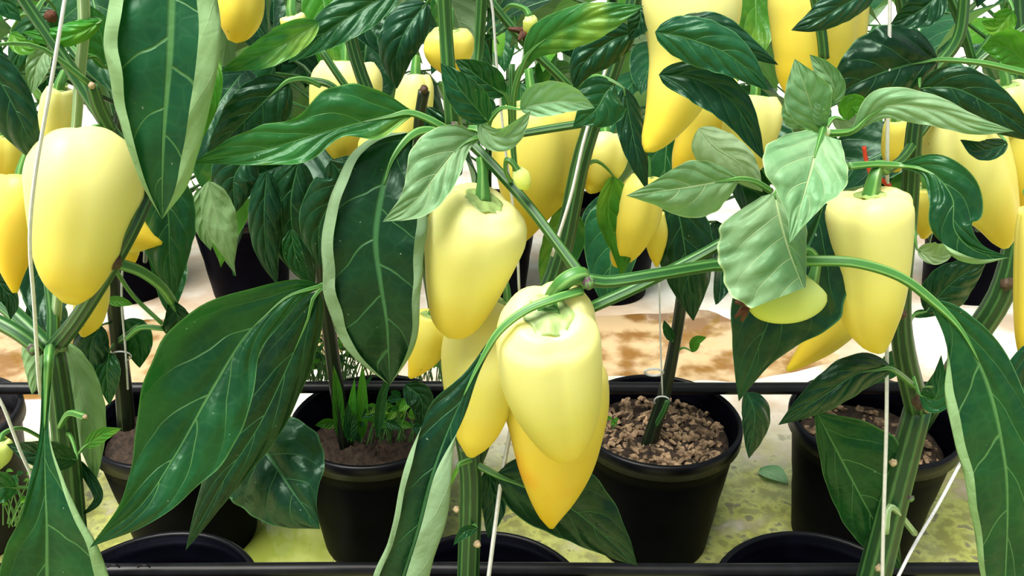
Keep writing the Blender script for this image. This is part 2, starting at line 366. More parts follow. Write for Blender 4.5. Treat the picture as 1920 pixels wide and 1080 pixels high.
def pepper(label, st, D0, D1=None, mat='pale', lobes=3, amp=0.16, phase=0.0, stalk=None, stalk_r=9, calyx=True, cal=0.66, dip=0.14, group=None, noise=0.03, blossom=False):
    """pepper fruit: st = (x, y, r) in px from the shoulder crest to the tip; D0/D1 distance of top and tip"""
    D1 = D0 if D1 is None else D1
    nst = len(st)
    S = cr([(p[0], p[1], (D0 + (D1 - D0) * i / (nst - 1)) * 1000, p[2]) for i, p in enumerate(st)], 26)
    ctr = [at(x, y, d / 1000) for x, y, d, r in S]
    rad = [max(0.5, s[3]) * mpp(P) for s, P in zip(S, ctr)]
    ax0 = (ctr[2] - ctr[0]).normalized(); r0 = rad[0]
    rings = []
    for f, h in ((0.02, -dip), (0.25, -dip * .92), (0.48, -dip * .5), (0.70, -dip * .12), (0.87, 0.02)):
        rings.append((ctr[0] - ax0 * h * r0, r0 * f, 0.0, f))
    for i in range(27): rings.append((ctr[i], rad[i], i / 26, 1.0))
    rn = random.Random(int(st[0][0] * 3 + st[0][1])); ph = [rn.uniform(0, 6.28) for _ in range(4)]
    V, Fc, U = [], [], []; seg = 40; n = len(rings)
    T = ax0; ref = Vector((1, 0, 0)); nx = (ref - T * ref.dot(T)).normalized()
    for j, (c, r, v, f) in enumerate(rings):
        if j > 5:
            T = (rings[min(j + 1, n - 1)][0] - rings[j - 1][0]).normalized()
        nx = (nx - T * nx.dot(T)).normalized(); ny = T.cross(nx)
        k_l = (1 - 0.65 * v) if j >= 5 else f
        for k in range(seg + 1):
            a = 2 * math.pi * k / seg
            gv = (1 - abs(math.cos(lobes * (a + phase) / 2))) ** 1.6
            m = 1 + amp * k_l * (0.25 - gv) + noise * (math.sin(2 * a + ph[0] + 3 * v) + 0.7 * math.sin(3 * a + ph[1] - 5 * v) + 0.5 * math.sin(7 * v + ph[2] + a))
            cc = c + T * (r0 * 0.10 * gv * max(0, 1 - v * 6) * min(1, f * 1.5)) if v < 0.17 else c
            V.append(cc + (nx * math.cos(a) + ny * math.sin(a)) * r * m); U.append((k / seg, v))
    W = seg + 1
    for j in range(n - 1):
        for k in range(seg): Fc.append((j * W + k, (j + 1) * W + k, (j + 1) * W + k + 1, j * W + k + 1))
    Fc.append(tuple((n - 1) * W + k for k in range(seg - 1, -1, -1)))
    root = thing('sweet_pepper', label, 'pepper', ctr[0], group)
    mesh_obj('flesh', V, Fc, PM[mat], root, U, origin=ctr[0])
    if calyx:
        # six-lobed cap sunk in the dimple
        cv, cf = [], []; top = ctr[0] + ax0 * dip * r0 * 0.45; rc = r0 * cal
        nx = (ref - ax0 * ref.dot(ax0)).normalized(); ny = ax0.cross(nx); sg = 30
        prof = ((0.0, -.16), (.3, -.15), (.55, -.08), (.8, -.05), (.97, -.08), (1.0, .02), (.9, .1))
        for f, h in prof:
            for k in range(sg):
                a = 2 * math.pi * k / sg; m = 1 + (0.10 * math.cos(6 * a + ph[3]) + .06 * math.sin(2 * a)) * f
                cv.append(top + (nx * math.cos(a) + ny * math.sin(a)) * rc * f * m + ax0 * rc * (h + (0.05 * math.cos(6 * a + ph[3]) if f > .5 else 0)) )
        for j in range(len(prof) - 1):
            for k in range(sg): cf.append((j * sg + k, (j + 1) * sg + k, (j + 1) * sg + (k + 1) % sg, j * sg + (k + 1) % sg))
        mesh_obj('calyx', cv, cf, M_calyx, root, origin=top)
        if stalk is None:
            q0 = top; 
            pts3 = [top + ax0 * 0.1 * rc, top - ax0 * rc * 0.6, top - ax0 * rc * 1.3 + Vector((0, 0.01, 0.004))]
            path = [Vector(p) for p in cr([tuple(p) for p in pts3], 8)]
            rr = [stalk_r * mpp(p) * (1.15 - 0.3 * i / 8) for i, p in enumerate(path)]
        else:
            path = [top + ax0 * 0.1 * rc] + [at(*p[:3]) for p in stalk]
            path = [Vector(p) for p in cr([tuple(p) for p in path], 6 * len(stalk))]
            m_ = len(path) - 1
            rr = [stalk_r * mpp(p) * (1.3 - 0.45 * min(1, 2.0 * i / m_)) for i, p in enumerate(path)]
        v_, f_, u_ = tube_data(path, rr, 10, 5, 0.06)
        mesh_obj('stalk', v_, f_, SM['petiole'], root, u_, origin=path[0])
    if blossom:
        e = ctr[-1]; 
        for q in range(4):
            d_ = Vector((rn.uniform(-1, .2), rn.uniform(-.5, .3), rn.uniform(-.8, .4))).normalized()
            vv, ff, uu = tube_data([e, e + d_ * .006, e + d_ * .013 + Vector((0, 0, -.002))], [.002, .0026, .001], 6)
            mesh_obj('dried_blossom', vv, ff, M_dry, root, uu, origin=e)
    return root
# ------------------------------------------------------------------ floor and puddles
def floor_material():
    g = N('floor_wet_concrete')
    pos = g.n('NewGeometry').outputs['Position']; xyz = g.n('SeparateXYZ', i0=pos)
    y = xyz.outputs[1]
    n1 = g.noise(3.2, 4, pos); n2 = g.noise(9.0, 5, pos); n3 = g.noise(38.0, 4, pos)
    col = g.mix(g.ss(n2, 0.3, 0.7), rgb(0.58, 0.52, 0.45), rgb(0.82, 0.80, 0.75))
    col = g.mix(g.math('MULTIPLY', g.ss(g.noise(14.0, 4, pos), 0.36, 0.62), g.ss(y, 1.2, 1.45, 0.8, 0.0)), col, rgb(0.40, 0.33, 0.17))
    brown = g.math('MULTIPLY', g.ss(n1, 0.44, 0.58), g.math('MULTIPLY', g.ss(y, 1.25, 1.5), g.ss(y, 2.1, 2.6, 1.0, 0.0)))
    col = g.mix(g.math('MULTIPLY', brown, 0.6), col, rgb(0.40, 0.22, 0.075))
    alg = g.math('MULTIPLY', g.ss(g.math('ADD', n2, g.math('MULTIPLY', n3, 0.3)), 0.44, 0.62), g.ss(y, 1.15, 1.42, 1.0, 0.0))
    col = g.mix(g.math('MULTIPLY', alg, 0.85), col, g.mix(g.ss(n3, 0.4, 0.6), rgb(0.22, 0.24, 0.03), rgb(0.46, 0.50, 0.09)))
    grit = g.math('MULTIPLY', g.ss(n3, 0.56, 0.66), g.ss(y, 1.2, 1.5, 0.75, 0.0))
    col = g.mix(grit, col, rgb(0.12, 0.11, 0.10))
    b = g.n('Bump', _Strength=0.35, _Distance=0.006); g.put(b.inputs['Height'], n3)
    return g.end(g.pbr(col, g.ss(n1, 0.4, 0.6, 0.75, 0.35), Normal=b.outputs[0]))
fl = mesh_obj('floor', [(-14, -3, 0), (14, -3, 0), (14, 24, 0), (-14, 24, 0)], [(0, 1, 2, 3)], floor_material()); tag(fl, kind='structure')
def water_material(name, c1, c2, scale):
    g = N(name); n = g.noise(scale, 4)
    b = g.n('Bump', _Strength=0.12, _Distance=0.004); g.put(b.inputs['Height'], g.noise(22.0, 2))
    return g.end(g.pbr(g.mix(g.ss(n, 0.4, 0.6), c1, c2), 0.05, Normal=b.outputs[0], Specular_IOR_Level=0.6))
M_mud = water_material('muddy_water', rgb(0.24, 0.12, 0.035), rgb(0.55, 0.40, 0.23), 11)  # paler patches paint the reflected sky into the mud colour
M_alg = water_material('algae_water', rgb(0.30, 0.36, 0.06), rgb(0.50, 0.55, 0.16), 9)
def puddle(label, cx, cy, rx, ry, mat, seed):
    rn = random.Random(seed); ph = [rn.uniform(0, 6.28) for _ in range(6)]; n = 72; V = []
    for ring, z in ((1.0, 0.0004), (0.97, 0.0022)):
        for k in range(n):
            a = 2 * math.pi * k / n
            m = 1 + .14 * math.sin(2 * a + ph[0]) + .10 * math.sin(3 * a + ph[1]) + .07 * math.sin(5 * a + ph[2]) + .04 * math.sin(9 * a + ph[3]) + .025 * math.sin(14 * a + ph[4])
            V.append((cx + rx * ring * m * math.cos(a), cy + ry * ring * m * math.sin(a), z))
    Fc = [(k, (k + 1) % n, n + (k + 1) % n, n + k) for k in range(n)] + [tuple(range(n, 2 * n))]
    o = mesh_obj('puddle', V, Fc, mat, None); return tag(o, label, 'puddle', kind='stuff')
p_ = onfloor(1240, 1.62); puddle('muddy brown puddle behind the pot filled with bark chips', p_.x, 1.66, .30, .17, M_mud, 3)
p_ = onfloor(330, 1.6); puddle('muddy brown puddle behind the thin dark stem on the left', p_.x - .06, 1.62, .34, .21, M_mud, 8)
p_ = onfloor(545, 1.04); puddle('lime green algae puddle between two black pots at bottom left', p_.x, 1.02, .10, .16, M_alg, 5)

# ------------------------------------------------------------------ pots, soil, pipes
def lathe(prof, c, seg=56, wob=0.0, seed=0):
    V, Fc = [], []; n = len(prof)
    for r, z in prof:
        for k in range(seg):
            a = 2 * math.pi * k / seg; V.append((c[0] + r * math.cos(a), c[1] + r * math.sin(a), c[2] + z))
    for j in range(n - 1):
        for k in range(seg): Fc.append((j * seg + k, j * seg + (k + 1) % seg, (j + 1) * seg + (k + 1) % seg, (j + 1) * seg + k))
    return V, Fc
PH, RT, RB = 0.217, 0.116, 0.088
def pot(label, x, D, group, soil_h=0.175, mat=None, soil=None, chips=0, s=1.0, soil_label=None):
    c = onfloor(x, D, PH * s); c = Vector((c.x, D, 0)); mat = mat or M_pot
    root = thing('plant_pot', label, 'pot', c, group)
    R = lambda z: RB * s + (RT - RB) * s * z / (PH * s)
    h = PH * s
    outer = [(0.0, .004), (R(0) - .004, .004), (R(0), .0), (R(0) + .001, .006)]
    for q in range(1, 9): outer.append((R(h * q / 9) - (.0012 if q % 4 == 0 else 0), h * q / 9))
    outer += [(R(h) - .001, h - .024)]
    inner = [(R(h) - .003, h - .004), (R(h) - .0035, h - .02), (R(h) - .006, h - .022)]
    for q in range(1, 6):                                   # stepped rings moulded into the inside
        z = h - .022 - q * .012; inner += [(R(z) - .003, z + .003), (R(z) - .0085, z)]
    inner += [(R(.02) - .006, .02), (0, .02)]
    V, Fc = lathe(outer + inner, c); mesh_obj('pot_wall', V, Fc, mat, root, origin=c)
    lip = [(R(h) - .001, h - .024), (R(h) + .004, h - .023), (R(h) + .0045, h - .003), (R(h) + .002, h), (R(h) - .002, h), (R(h) - .003, h - .004)]
    V, Fc = lathe(lip, c); mesh_obj('pot_rim', V, Fc, M_rim if mat is M_pot else mat, root, origin=c)
    if soil_h:
        rn = random.Random(int(x)); zs = soil_h * s; rs = R(zs) - .0085; V, Fc = [], []; nr, sg = 14, 48
        for j in range(nr + 1):
            for k in range(sg):
                a = 2 * math.pi * k / sg; r = rs * j / nr
                V.append((c.x + r * math.cos(a), c.y + r * math.sin(a), zs + (0.006 * math.sin(9 * a + j) * math.sin(j * 1.7 + x) + rn.uniform(-.004, .005)) * (1 if j else 0) * (0.2 if j == nr else 1)))
        b0 = len(V)
        for k in range(sg):
            a = 2 * math.pi * k / sg; V.append((c.x + rs * .97 * math.cos(a), c.y + rs * .97 * math.sin(a), zs - .03))
        for j in range(nr):
            for k in range(sg): Fc.append((j * sg + k, (j + 1) * sg + k, (j + 1) * sg + (k + 1) % sg, j * sg + (k + 1) % sg))
        for k in range(sg): Fc.append((nr * sg + k, b0 + k, b0 + (k + 1) % sg, nr * sg + (k + 1) % sg))
        so = mesh_obj('potting_soil', V, Fc, soil or M_soil, None, origin=(c.x, c.y, zs))
        tag(so, soil_label or ('dark crumbly soil filling the ' + label), 'soil', kind='stuff')
        if chips:
            V, Fc = [], []
            for q in range(chips):
                a, r = rn.uniform(0, 6.28), rs * .95 * math.sqrt(rn.random()); L, wd, t = rn.choice((.003, .005, .0065, .010)) * rn.uniform(.7, 1.2), rn.uniform(.0018, .0055), rn.uniform(.001, .003)
                Rm = Quaternion(Vector((rn.uniform(-1, 1), rn.uniform(-1, 1), rn.uniform(-.3, .3))).normalized(), rn.uniform(0, .8)) @ Quaternion((0, 0, 1), rn.uniform(0, 6.28))
                o0 = Vector((c.x + r * math.cos(a), c.y + r * math.sin(a), zs + rn.uniform(.0, .006))); b = len(V)
                for (X, Y, Z) in ((-1, -.6, -1), (1, -.9, -1), (.8, 1, -1), (-.9, .7, -1), (-.9, -.5, 1), (.85, -.7, 1), (.7, .8, 1), (-.7, .6, 1)):
                    V.append(o0 + Rm @ Vector((X * L, Y * wd, Z * t)))
                for f in ((3, 2, 1, 0), (4, 5, 6, 7), (0, 1, 5, 4), (1, 2, 6, 5), (2, 3, 7, 6), (3, 0, 4, 7)): Fc.append(tuple(b + i for i in f))
            ch = mesh_obj('bark_chips', V, Fc, M_chip, so, smooth=False, origin=(c.x, c.y, zs)); ch['kind'] = 'stuff'
    return c, root
GR1, GR2, GR3 = 'front row of black pots', 'middle row of black pots', 'far row of black pots'
D1R, D2R, D3R, D4R = 0.715, 1.075, 1.94, 2.75
potA, _ = pot('black ringed pot at the bottom left below the long pointed leaf', 275, D1R, GR1, 0.13)
potB, _ = pot('black ringed pot at bottom centre below the lowest pepper tip', 905, D1R, GR1, 0.13)
potC, _ = pot('black ringed pot at the bottom right holding the ribbed leaning stem', 1545, D1R, GR1, 0.15)
potZ, _ = pot('dusty black pot cut off by the left edge of the picture', -130, D2R, GR2, 0.17, M_pot2)
potE, _ = pot('black pot in deep shade behind the long pointed leaf', 330, D2R, GR2, 0.18)
potF, _ = pot('black pot with bright green weeds sprouting from it', 700, D2R, GR2, 0.165)
potG, _ = pot('black pot filled with tan bark chips right of the big pepper', 1235, D2R, GR2, 0.182, chips=430, soil_label='brown soil strewn with tan bark chips around a thin stem')
potI, _ = pot('black pot with dusty ribbed side behind the leaning ribbed stem', 1640, D2R, GR2, 0.17, chips=150, soil_label='mossy brown soil with a few chips behind the leaning stem')
for x_, l_ in ((215, 'black pot standing in brown water behind the small pointed pepper'), (450, 'tall black pot in the far row behind hanging grey leaves'),
               (915, 'black pot glimpsed right of the pale middle pepper'), (1150, 'black pot in the far row above the brown puddle'),
               (1840, 'black pot in shade behind the curled leaf at the right')):
    pot(l_, x_, D3R, GR3, 0.18)

def pipe(label, y, D, x0, x1, r, sag):
    pts = [(x0 + (x1 - x0) * i / 6, y + sag * math.sin(i * 1.9), D, r) for i in range(7)]
    root = thing('irrigation_pipe', label, 'pipe', at(pts[0][0], pts[0][1], D))
    tube('pipe', pts, M_pipe, root, n=40, seg=14); return root
pA = pipe('thick black irrigation pipe lying across the bottom of the picture', 1068, 0.752, -150, 2080, 13, 1.5)
pB = pipe('thin black irrigation pipe crossing the middle row of pots', 727, 1.13, -150, 2080, 11.5, 1.5)
for x_ in (213, 270):
    q = tube('pipe_clip', [(x_ - 12, 1064, .735, 1.5), (x_ - 5, 1060, .735, 2), (x_ + 5, 1060, .735, 2), (x_ + 12, 1064, .735, 1.5)], M_pipe, pA, seg=6)
# ------------------------------------------------------------------ hero plants (front row)
PA = thing('pepper_plant', 'leafy pepper plant rooted in the bottom left pot', 'plant', (potA.x, potA.y, 0.13))
PB = thing('pepper_plant', 'leafy pepper plant in the middle with fruit hanging at the centre', 'plant', (potB.x, potB.y, 0.13))
PC = thing('pepper_plant', 'pepper plant at the right with a leaning ribbed stem', 'plant', (potC.x, potC.y, 0.15))
PE = thing('pepper_plant', 'pepper plant with thin dark stem behind the left peppers', 'plant', (potE.x, potE.y, 0.18))
PF = thing('pepper_plant', 'pepper plant behind the upper middle, in the weedy pot', 'plant', (potF.x, potF.y, 0.175))
PG = thing('pepper_plant', 'pepper plant growing from the pot of tan bark chips', 'plant', (potG.x, potG.y, 0.18))
PI = thing('pepper_plant', 'pepper plant in the shade behind the right front plant', 'plant', (potI.x, potI.y, 0.17))
def note(p, pts):
    for x, y, d, r in cr([(q[0], q[1], q[2] * 1000, q[3]) for q in pts], 14): STEMPTS.setdefault(p.name, []).append(at(x, y, d / 1000))
def stem(p, pts, m='stem', name='stem', rid=0.05):
    note(p, pts); return tube(name, pts, SM[m], p, seg=18, ridges=9, rid_amp=rid)
def branch(p, pts, m='branch'):
    note(p, pts); return tube('branch', pts, SM[m], p, seg=12, ridges=5, rid_amp=0.05)
def node(p, x, y, D, r, m=None, s=0): return blob('node', at(x, y, D), r * .8 * mpp(at(x, y, D)), m or M_purple, p, s, amp=0.25)

# --- left plant
stem(PA, [(160, 1230, .70, 26), (140, 1050, .70, 25), (125, 860, .695, 23), (112, 740, .69, 21), (100, 655, .68, 19)])
stem(PA, [(100, 655, .68, 16), (150, 592, .64, 15), (210, 494, .615, 16), (250, 420, .612, 16), (280, 355, .64, 15)])
branch(PA, [(280, 355, .64, 14), (245, 295, .67, 13), (205, 240, .675, 13), (120, 110, .685, 12), (45, 0, .69, 11), (-20, -110, .69, 10), (-60, -240, .69, 7)])
branch(PA, [(95, 655, .68, 15), (50, 610, .70, 15), (-40, 530, .73, 15)])
branch(PA, [(80, 660, .675, 13), (30, 622, .68, 14), (-40, 585, .69, 14)])
branch(PA, [(100, 645, .685, 12), (100, 590, .70, 11), (92, 520, .72, 10)])
branch(PA, [(140, -260, .70, 8), (152, -60, .70, 11), (158, 40, .70, 11), (150, 140, .70, 10), (142, 250, .70, 9), (120, 420, .71, 9), (105, 600, .70, 9)], 'pale')
node(PA, 205, 243, .668, 18, s=1); node(PA, 213, 490, .605, 18, M_bark, 2); node(PA, 62, 655, .665, 14, s=3); node(PA, 118, 652, .665, 11, s=4); node(PA, 280, 352, .632, 15, M_bark, 5)
branch(PA, [(205, 240, .66, 12), (185, 200, .655, 13), (172, 160, .652, 12)], 'branch'); node(PA, 172, 160, .648, 8, M_scar, 6)
A = [
 # hanging leaf with rolled pale margins
 dict(pts=[(336, -200, .62), (327, -70, .60), (322, 0, .595), (318, 100, .585), (308, 230, .58), (304, 320, .58), (304, 411, .585)], pet=[(152, -40, .70), (240, -190, .66), (300, -215, .63)], petr=6, wl=[0, 40, 66, 84, 93, 94, 87, 78, 66, 47, 0], wr=[0, 55, 90, 112, 122, 122, 106, 86, 62, 36, 0], mat='mid', pl_='bigroll', pr_='roll', nv=48),
 dict(pts=[(-40, 90, .60), (10, 170, .60), (45, 240, .60), (76, 312, .61)], wl=42, wr=56, mat='dark', pl_='arch'),
 dict(pts=[(600, 536, .60), (545, 552, .585), (465, 625, .565), (395, 735, .54), (330, 850, .515), (262, 950, .49), (168, 1027, .475)], wr=[4, 46, 108, 128, 105, 66, 30, 0], wl=[4, 30, 42, 80, 86, 62, 30, 0], mat='mid', pl_='flat', pr_='cup', nv=48, wave=.08, pet=[(795, 470, .735), (720, 485, .70), (650, 512, .64)]),
 dict(pts=[(598, 545, .64), (560, 640, .63), (490, 790, .615), (420, 900, .60), (348, 1032, .59)], wl=44, wr=60, mat='dark', pl_='arch', pet=[(795, 475, .74), (690, 505, .69)], petr=4),
 dict(pts=[(448, 800, .67), (500, 850, .645), (555, 930, .615), (600, 992, .60)], wl=[10, 75, 96, 80, 28, 0], wr=[14, 66, 105, 92, 60, 0], mat='dark', pl_='arch', wave=.12),
 dict(pts=[(92, 668, .62), (84, 800, .60), (84, 900, .585), (86, 980, .575), (86, 1080, .57), (88, 1260, .57)], wl=[10, 9, 10, 32, 62, 100, 125, 100, 0], wr=[12, 10, 10, 26, 46, 75, 95, 60, 0], mat='mid', pl_='roll', pr_='cup', nv=48, petr=9, pet=[(95, 655, .66)]),
 dict(pts=[(120, 640, .72), (150, 720, .715), (170, 800, .71), (180, 905, .71)], wl=36, wr=42, mat='mid', pl_='arch', under=True),
 dict(pts=[(145, 862, .655), (105, 858, .64), (60, 850, .63), (12, 833, .63)], wl=26, wr=30, mat='dark'),
 dict(pts=[(32, 914, .64), (0, 915, .63), (-60, 930, .63)], wl=28, wr=30, mat='mid', pet=[(120, 925, .69), (80, 915, .66)], petr=3),
 dict(pts=[(158, 838, .66), (190, 815, .645), (228, 803, .64)], wl=13, wr=15, mat='lit', pet=[(140, 860, .67), (148, 850, .665)], petr=2.5),
 dict(pts=[(322, 565, .65), (335, 600, .645), (345, 655, .65)], wl=[6, 18, 28, 30, 0], wr=[8, 22, 34, 22, 0], mat='dark', pet=[(215, 492, .615), (262, 508, .625), (300, 535, .635)], petr=9),
 dict(pts=[(300, 300, .70), (315, 400, .69), (318, 480, .68), (325, 562, .68)], wl=52, wr=54, mat='mid', pl_='arch'),
 dict(pts=[(390, 340, .74), (405, 400, .735), (420, 450, .73), (438, 502, .73)], wl=36, wr=28, mat='mid', pl_='back', under=True),
 dict(pts=[(380, 350, .75), (385, 420, .745), (395, 470, .745)], wl=22, wr=26, mat='mid', under=True),
 dict(pts=[(200, 562, .99), (228, 565, .98), (250, 571, .98)], wl=9, wr=11, mat='lit'),
 dict(pts=[(395, 90, .66), (400, 140, .645), (396, 190, .64), (380, 260, .65)], wl=18, wr=20, mat='lit'),
 dict(pts=[(190, 40, .70), (150, 60, .69), (100, 72, .685), (40, 60, .69)], wl=20, wr=24, mat='lit', pl_='arch'),
 dict(pts=[(105, 20, .74), (60, 60, .73), (35, 110, .72), (22, 150, .72)], wl=38, wr=34, mat='mid', pl_='arch'),
 dict(pts=[(90, 90, .73), (70, 120, .72), (60, 175, .715)], wl=24, wr=22, mat='pale'),
 dict(pts=[(20, 60, .70), (45, 85, .69), (78, 78, .69)], wl=14, wr=20, mat='lit'),
 dict(pts=[(-30, -40, .66), (10, 10, .66), (40, 40, .66)], wl=25, wr=25, mat='mid'),
 dict(pts=[(200, 130, .72), (190, 70, .72), (170, 10, .72)], wl=30, wr=34, mat='mot'),
 dict(pts=[(60, 620, .73), (70, 680, .72), (60, 740, .72)], wl=30, wr=28, mat='mid', pl_='arch', under=True),
 dict(pts=[(145, 860, .71), (185, 930, .70), (150, 970, .70)], wl=10, wr=12, mat='dark'),
 dict(pts=[(-30, 500, .66), (20, 560, .66), (20, 600, .66)], wl=20, wr=25, mat='dark'),
 dict(pts=[(540, 152, .66), (500, 185, .65), (450, 235, .645), (385, 300, .65)], wl=62, wr=50, mat='dark', pl_='flat', pet=[(600, 160, .68), (570, 148, .67)]),
]
for k in A: leaf(PA, **k)
branch(PA, [(213, 500, .62, 4), (250, 555, .66, 4), (305, 608, .66, 4)], 'petiole')
branch(PA, [(237, 635, .67, 4), (265, 614, .665, 5), (308, 616, .66, 5)], 'petiole')
branch(PA, [(112, 800, .68, 5), (130, 775, .67, 6), (160, 781, .66, 7)], 'petiole'); node(PA, 160, 781, .655, 6, M_scar, 9)

# --- middle plant
stem(PB, [(876, 1230, .69, 21), (878, 1080, .69, 20), (882, 880, .70, 20), (858, 760, .72, 18), (833, 660, .735, 16), (795, 460, .74, 14), (735, 285, .745, 13), (665, 100, .75, 12), (640, -60, .75, 12), (630, -260, .75, 9)])
stem(PB, [(882, 880, .705, 17), (955, 700, .74, 18), (1045, 500, .745, 18), (1092, 290, .755, 17), (1150, 120, .77, 16), (1200, -40, .78, 15), (1240, -260, .78, 11)])
branch(PB, [(795, 460, .74, 12), (820, 350, .70, 12), (850, 240, .655, 13)])
branch(PB, [(850, 243, .655, 15), (843, 160, .655, 14), (836, 60, .66, 13), (830, -60, .66, 13), (826, -260, .67, 9)], 'branch')
branch(PB, [(850, 240, .65, 9), (905, 290, .635, 10), (985, 378, .61, 10), (1040, 450, .59, 10), (1092, 520, .572, 12)])
branch(PB, [(1092, 522, .572, 13), (1140, 528, .575, 12), (1220, 516, .58, 12), (1335, 497, .60, 12), (1440, 488, .605, 11), (1525, 300, .60, 9), (1545, 240, .60, 8)])
branch(PB, [(1105, 578, .60, 11), (1200, 535, .605, 11), (1335, 466, .615, 10), (1440, 400, .62, 9)])
node(PB, 852, 238, .640, 12, s=11); node(PB, 1104, 532, .560, 15, s=12)
node(PB, 856, 955, .672, 8, M_scar, 13); node(PB, 895, 1020, .668, 9, M_scar, 14); node(PB, 868, 840, .68, 11, M_purple, 15)
branch(PB, [(960, 120, .70, 6), (960, 240, .69, 6), (966, 320, .68, 5)], 'branch')
branch(PB, [(880, 240, .645, 6), (900, 245, .64, 8), (905, 262, .64, 6)], 'petiole')
branch(PB, [(970, 252, .66, 7), (1020, 243, .665, 8), (1090, 232, .67, 8)], 'branch')
branch(PB, [(905, -30, .72, 11), (900, 60, .72, 10), (895, 120, .715, 9), (880, 235, .68, 8)])
branch(PB, [(895, -30, .74, 8), (975, 70, .74, 9), (1060, 155, .74, 8), (1090, 200, .75, 8)])
branch(PB, [(600, 90, .74, 7), (640, 150, .735, 7), (690, 220, .735, 8), (740, 290, .74, 8)])
branch(PB, [(575, 150, .72, 7), (620, 160, .72, 7), (660, 200, .72, 6)])
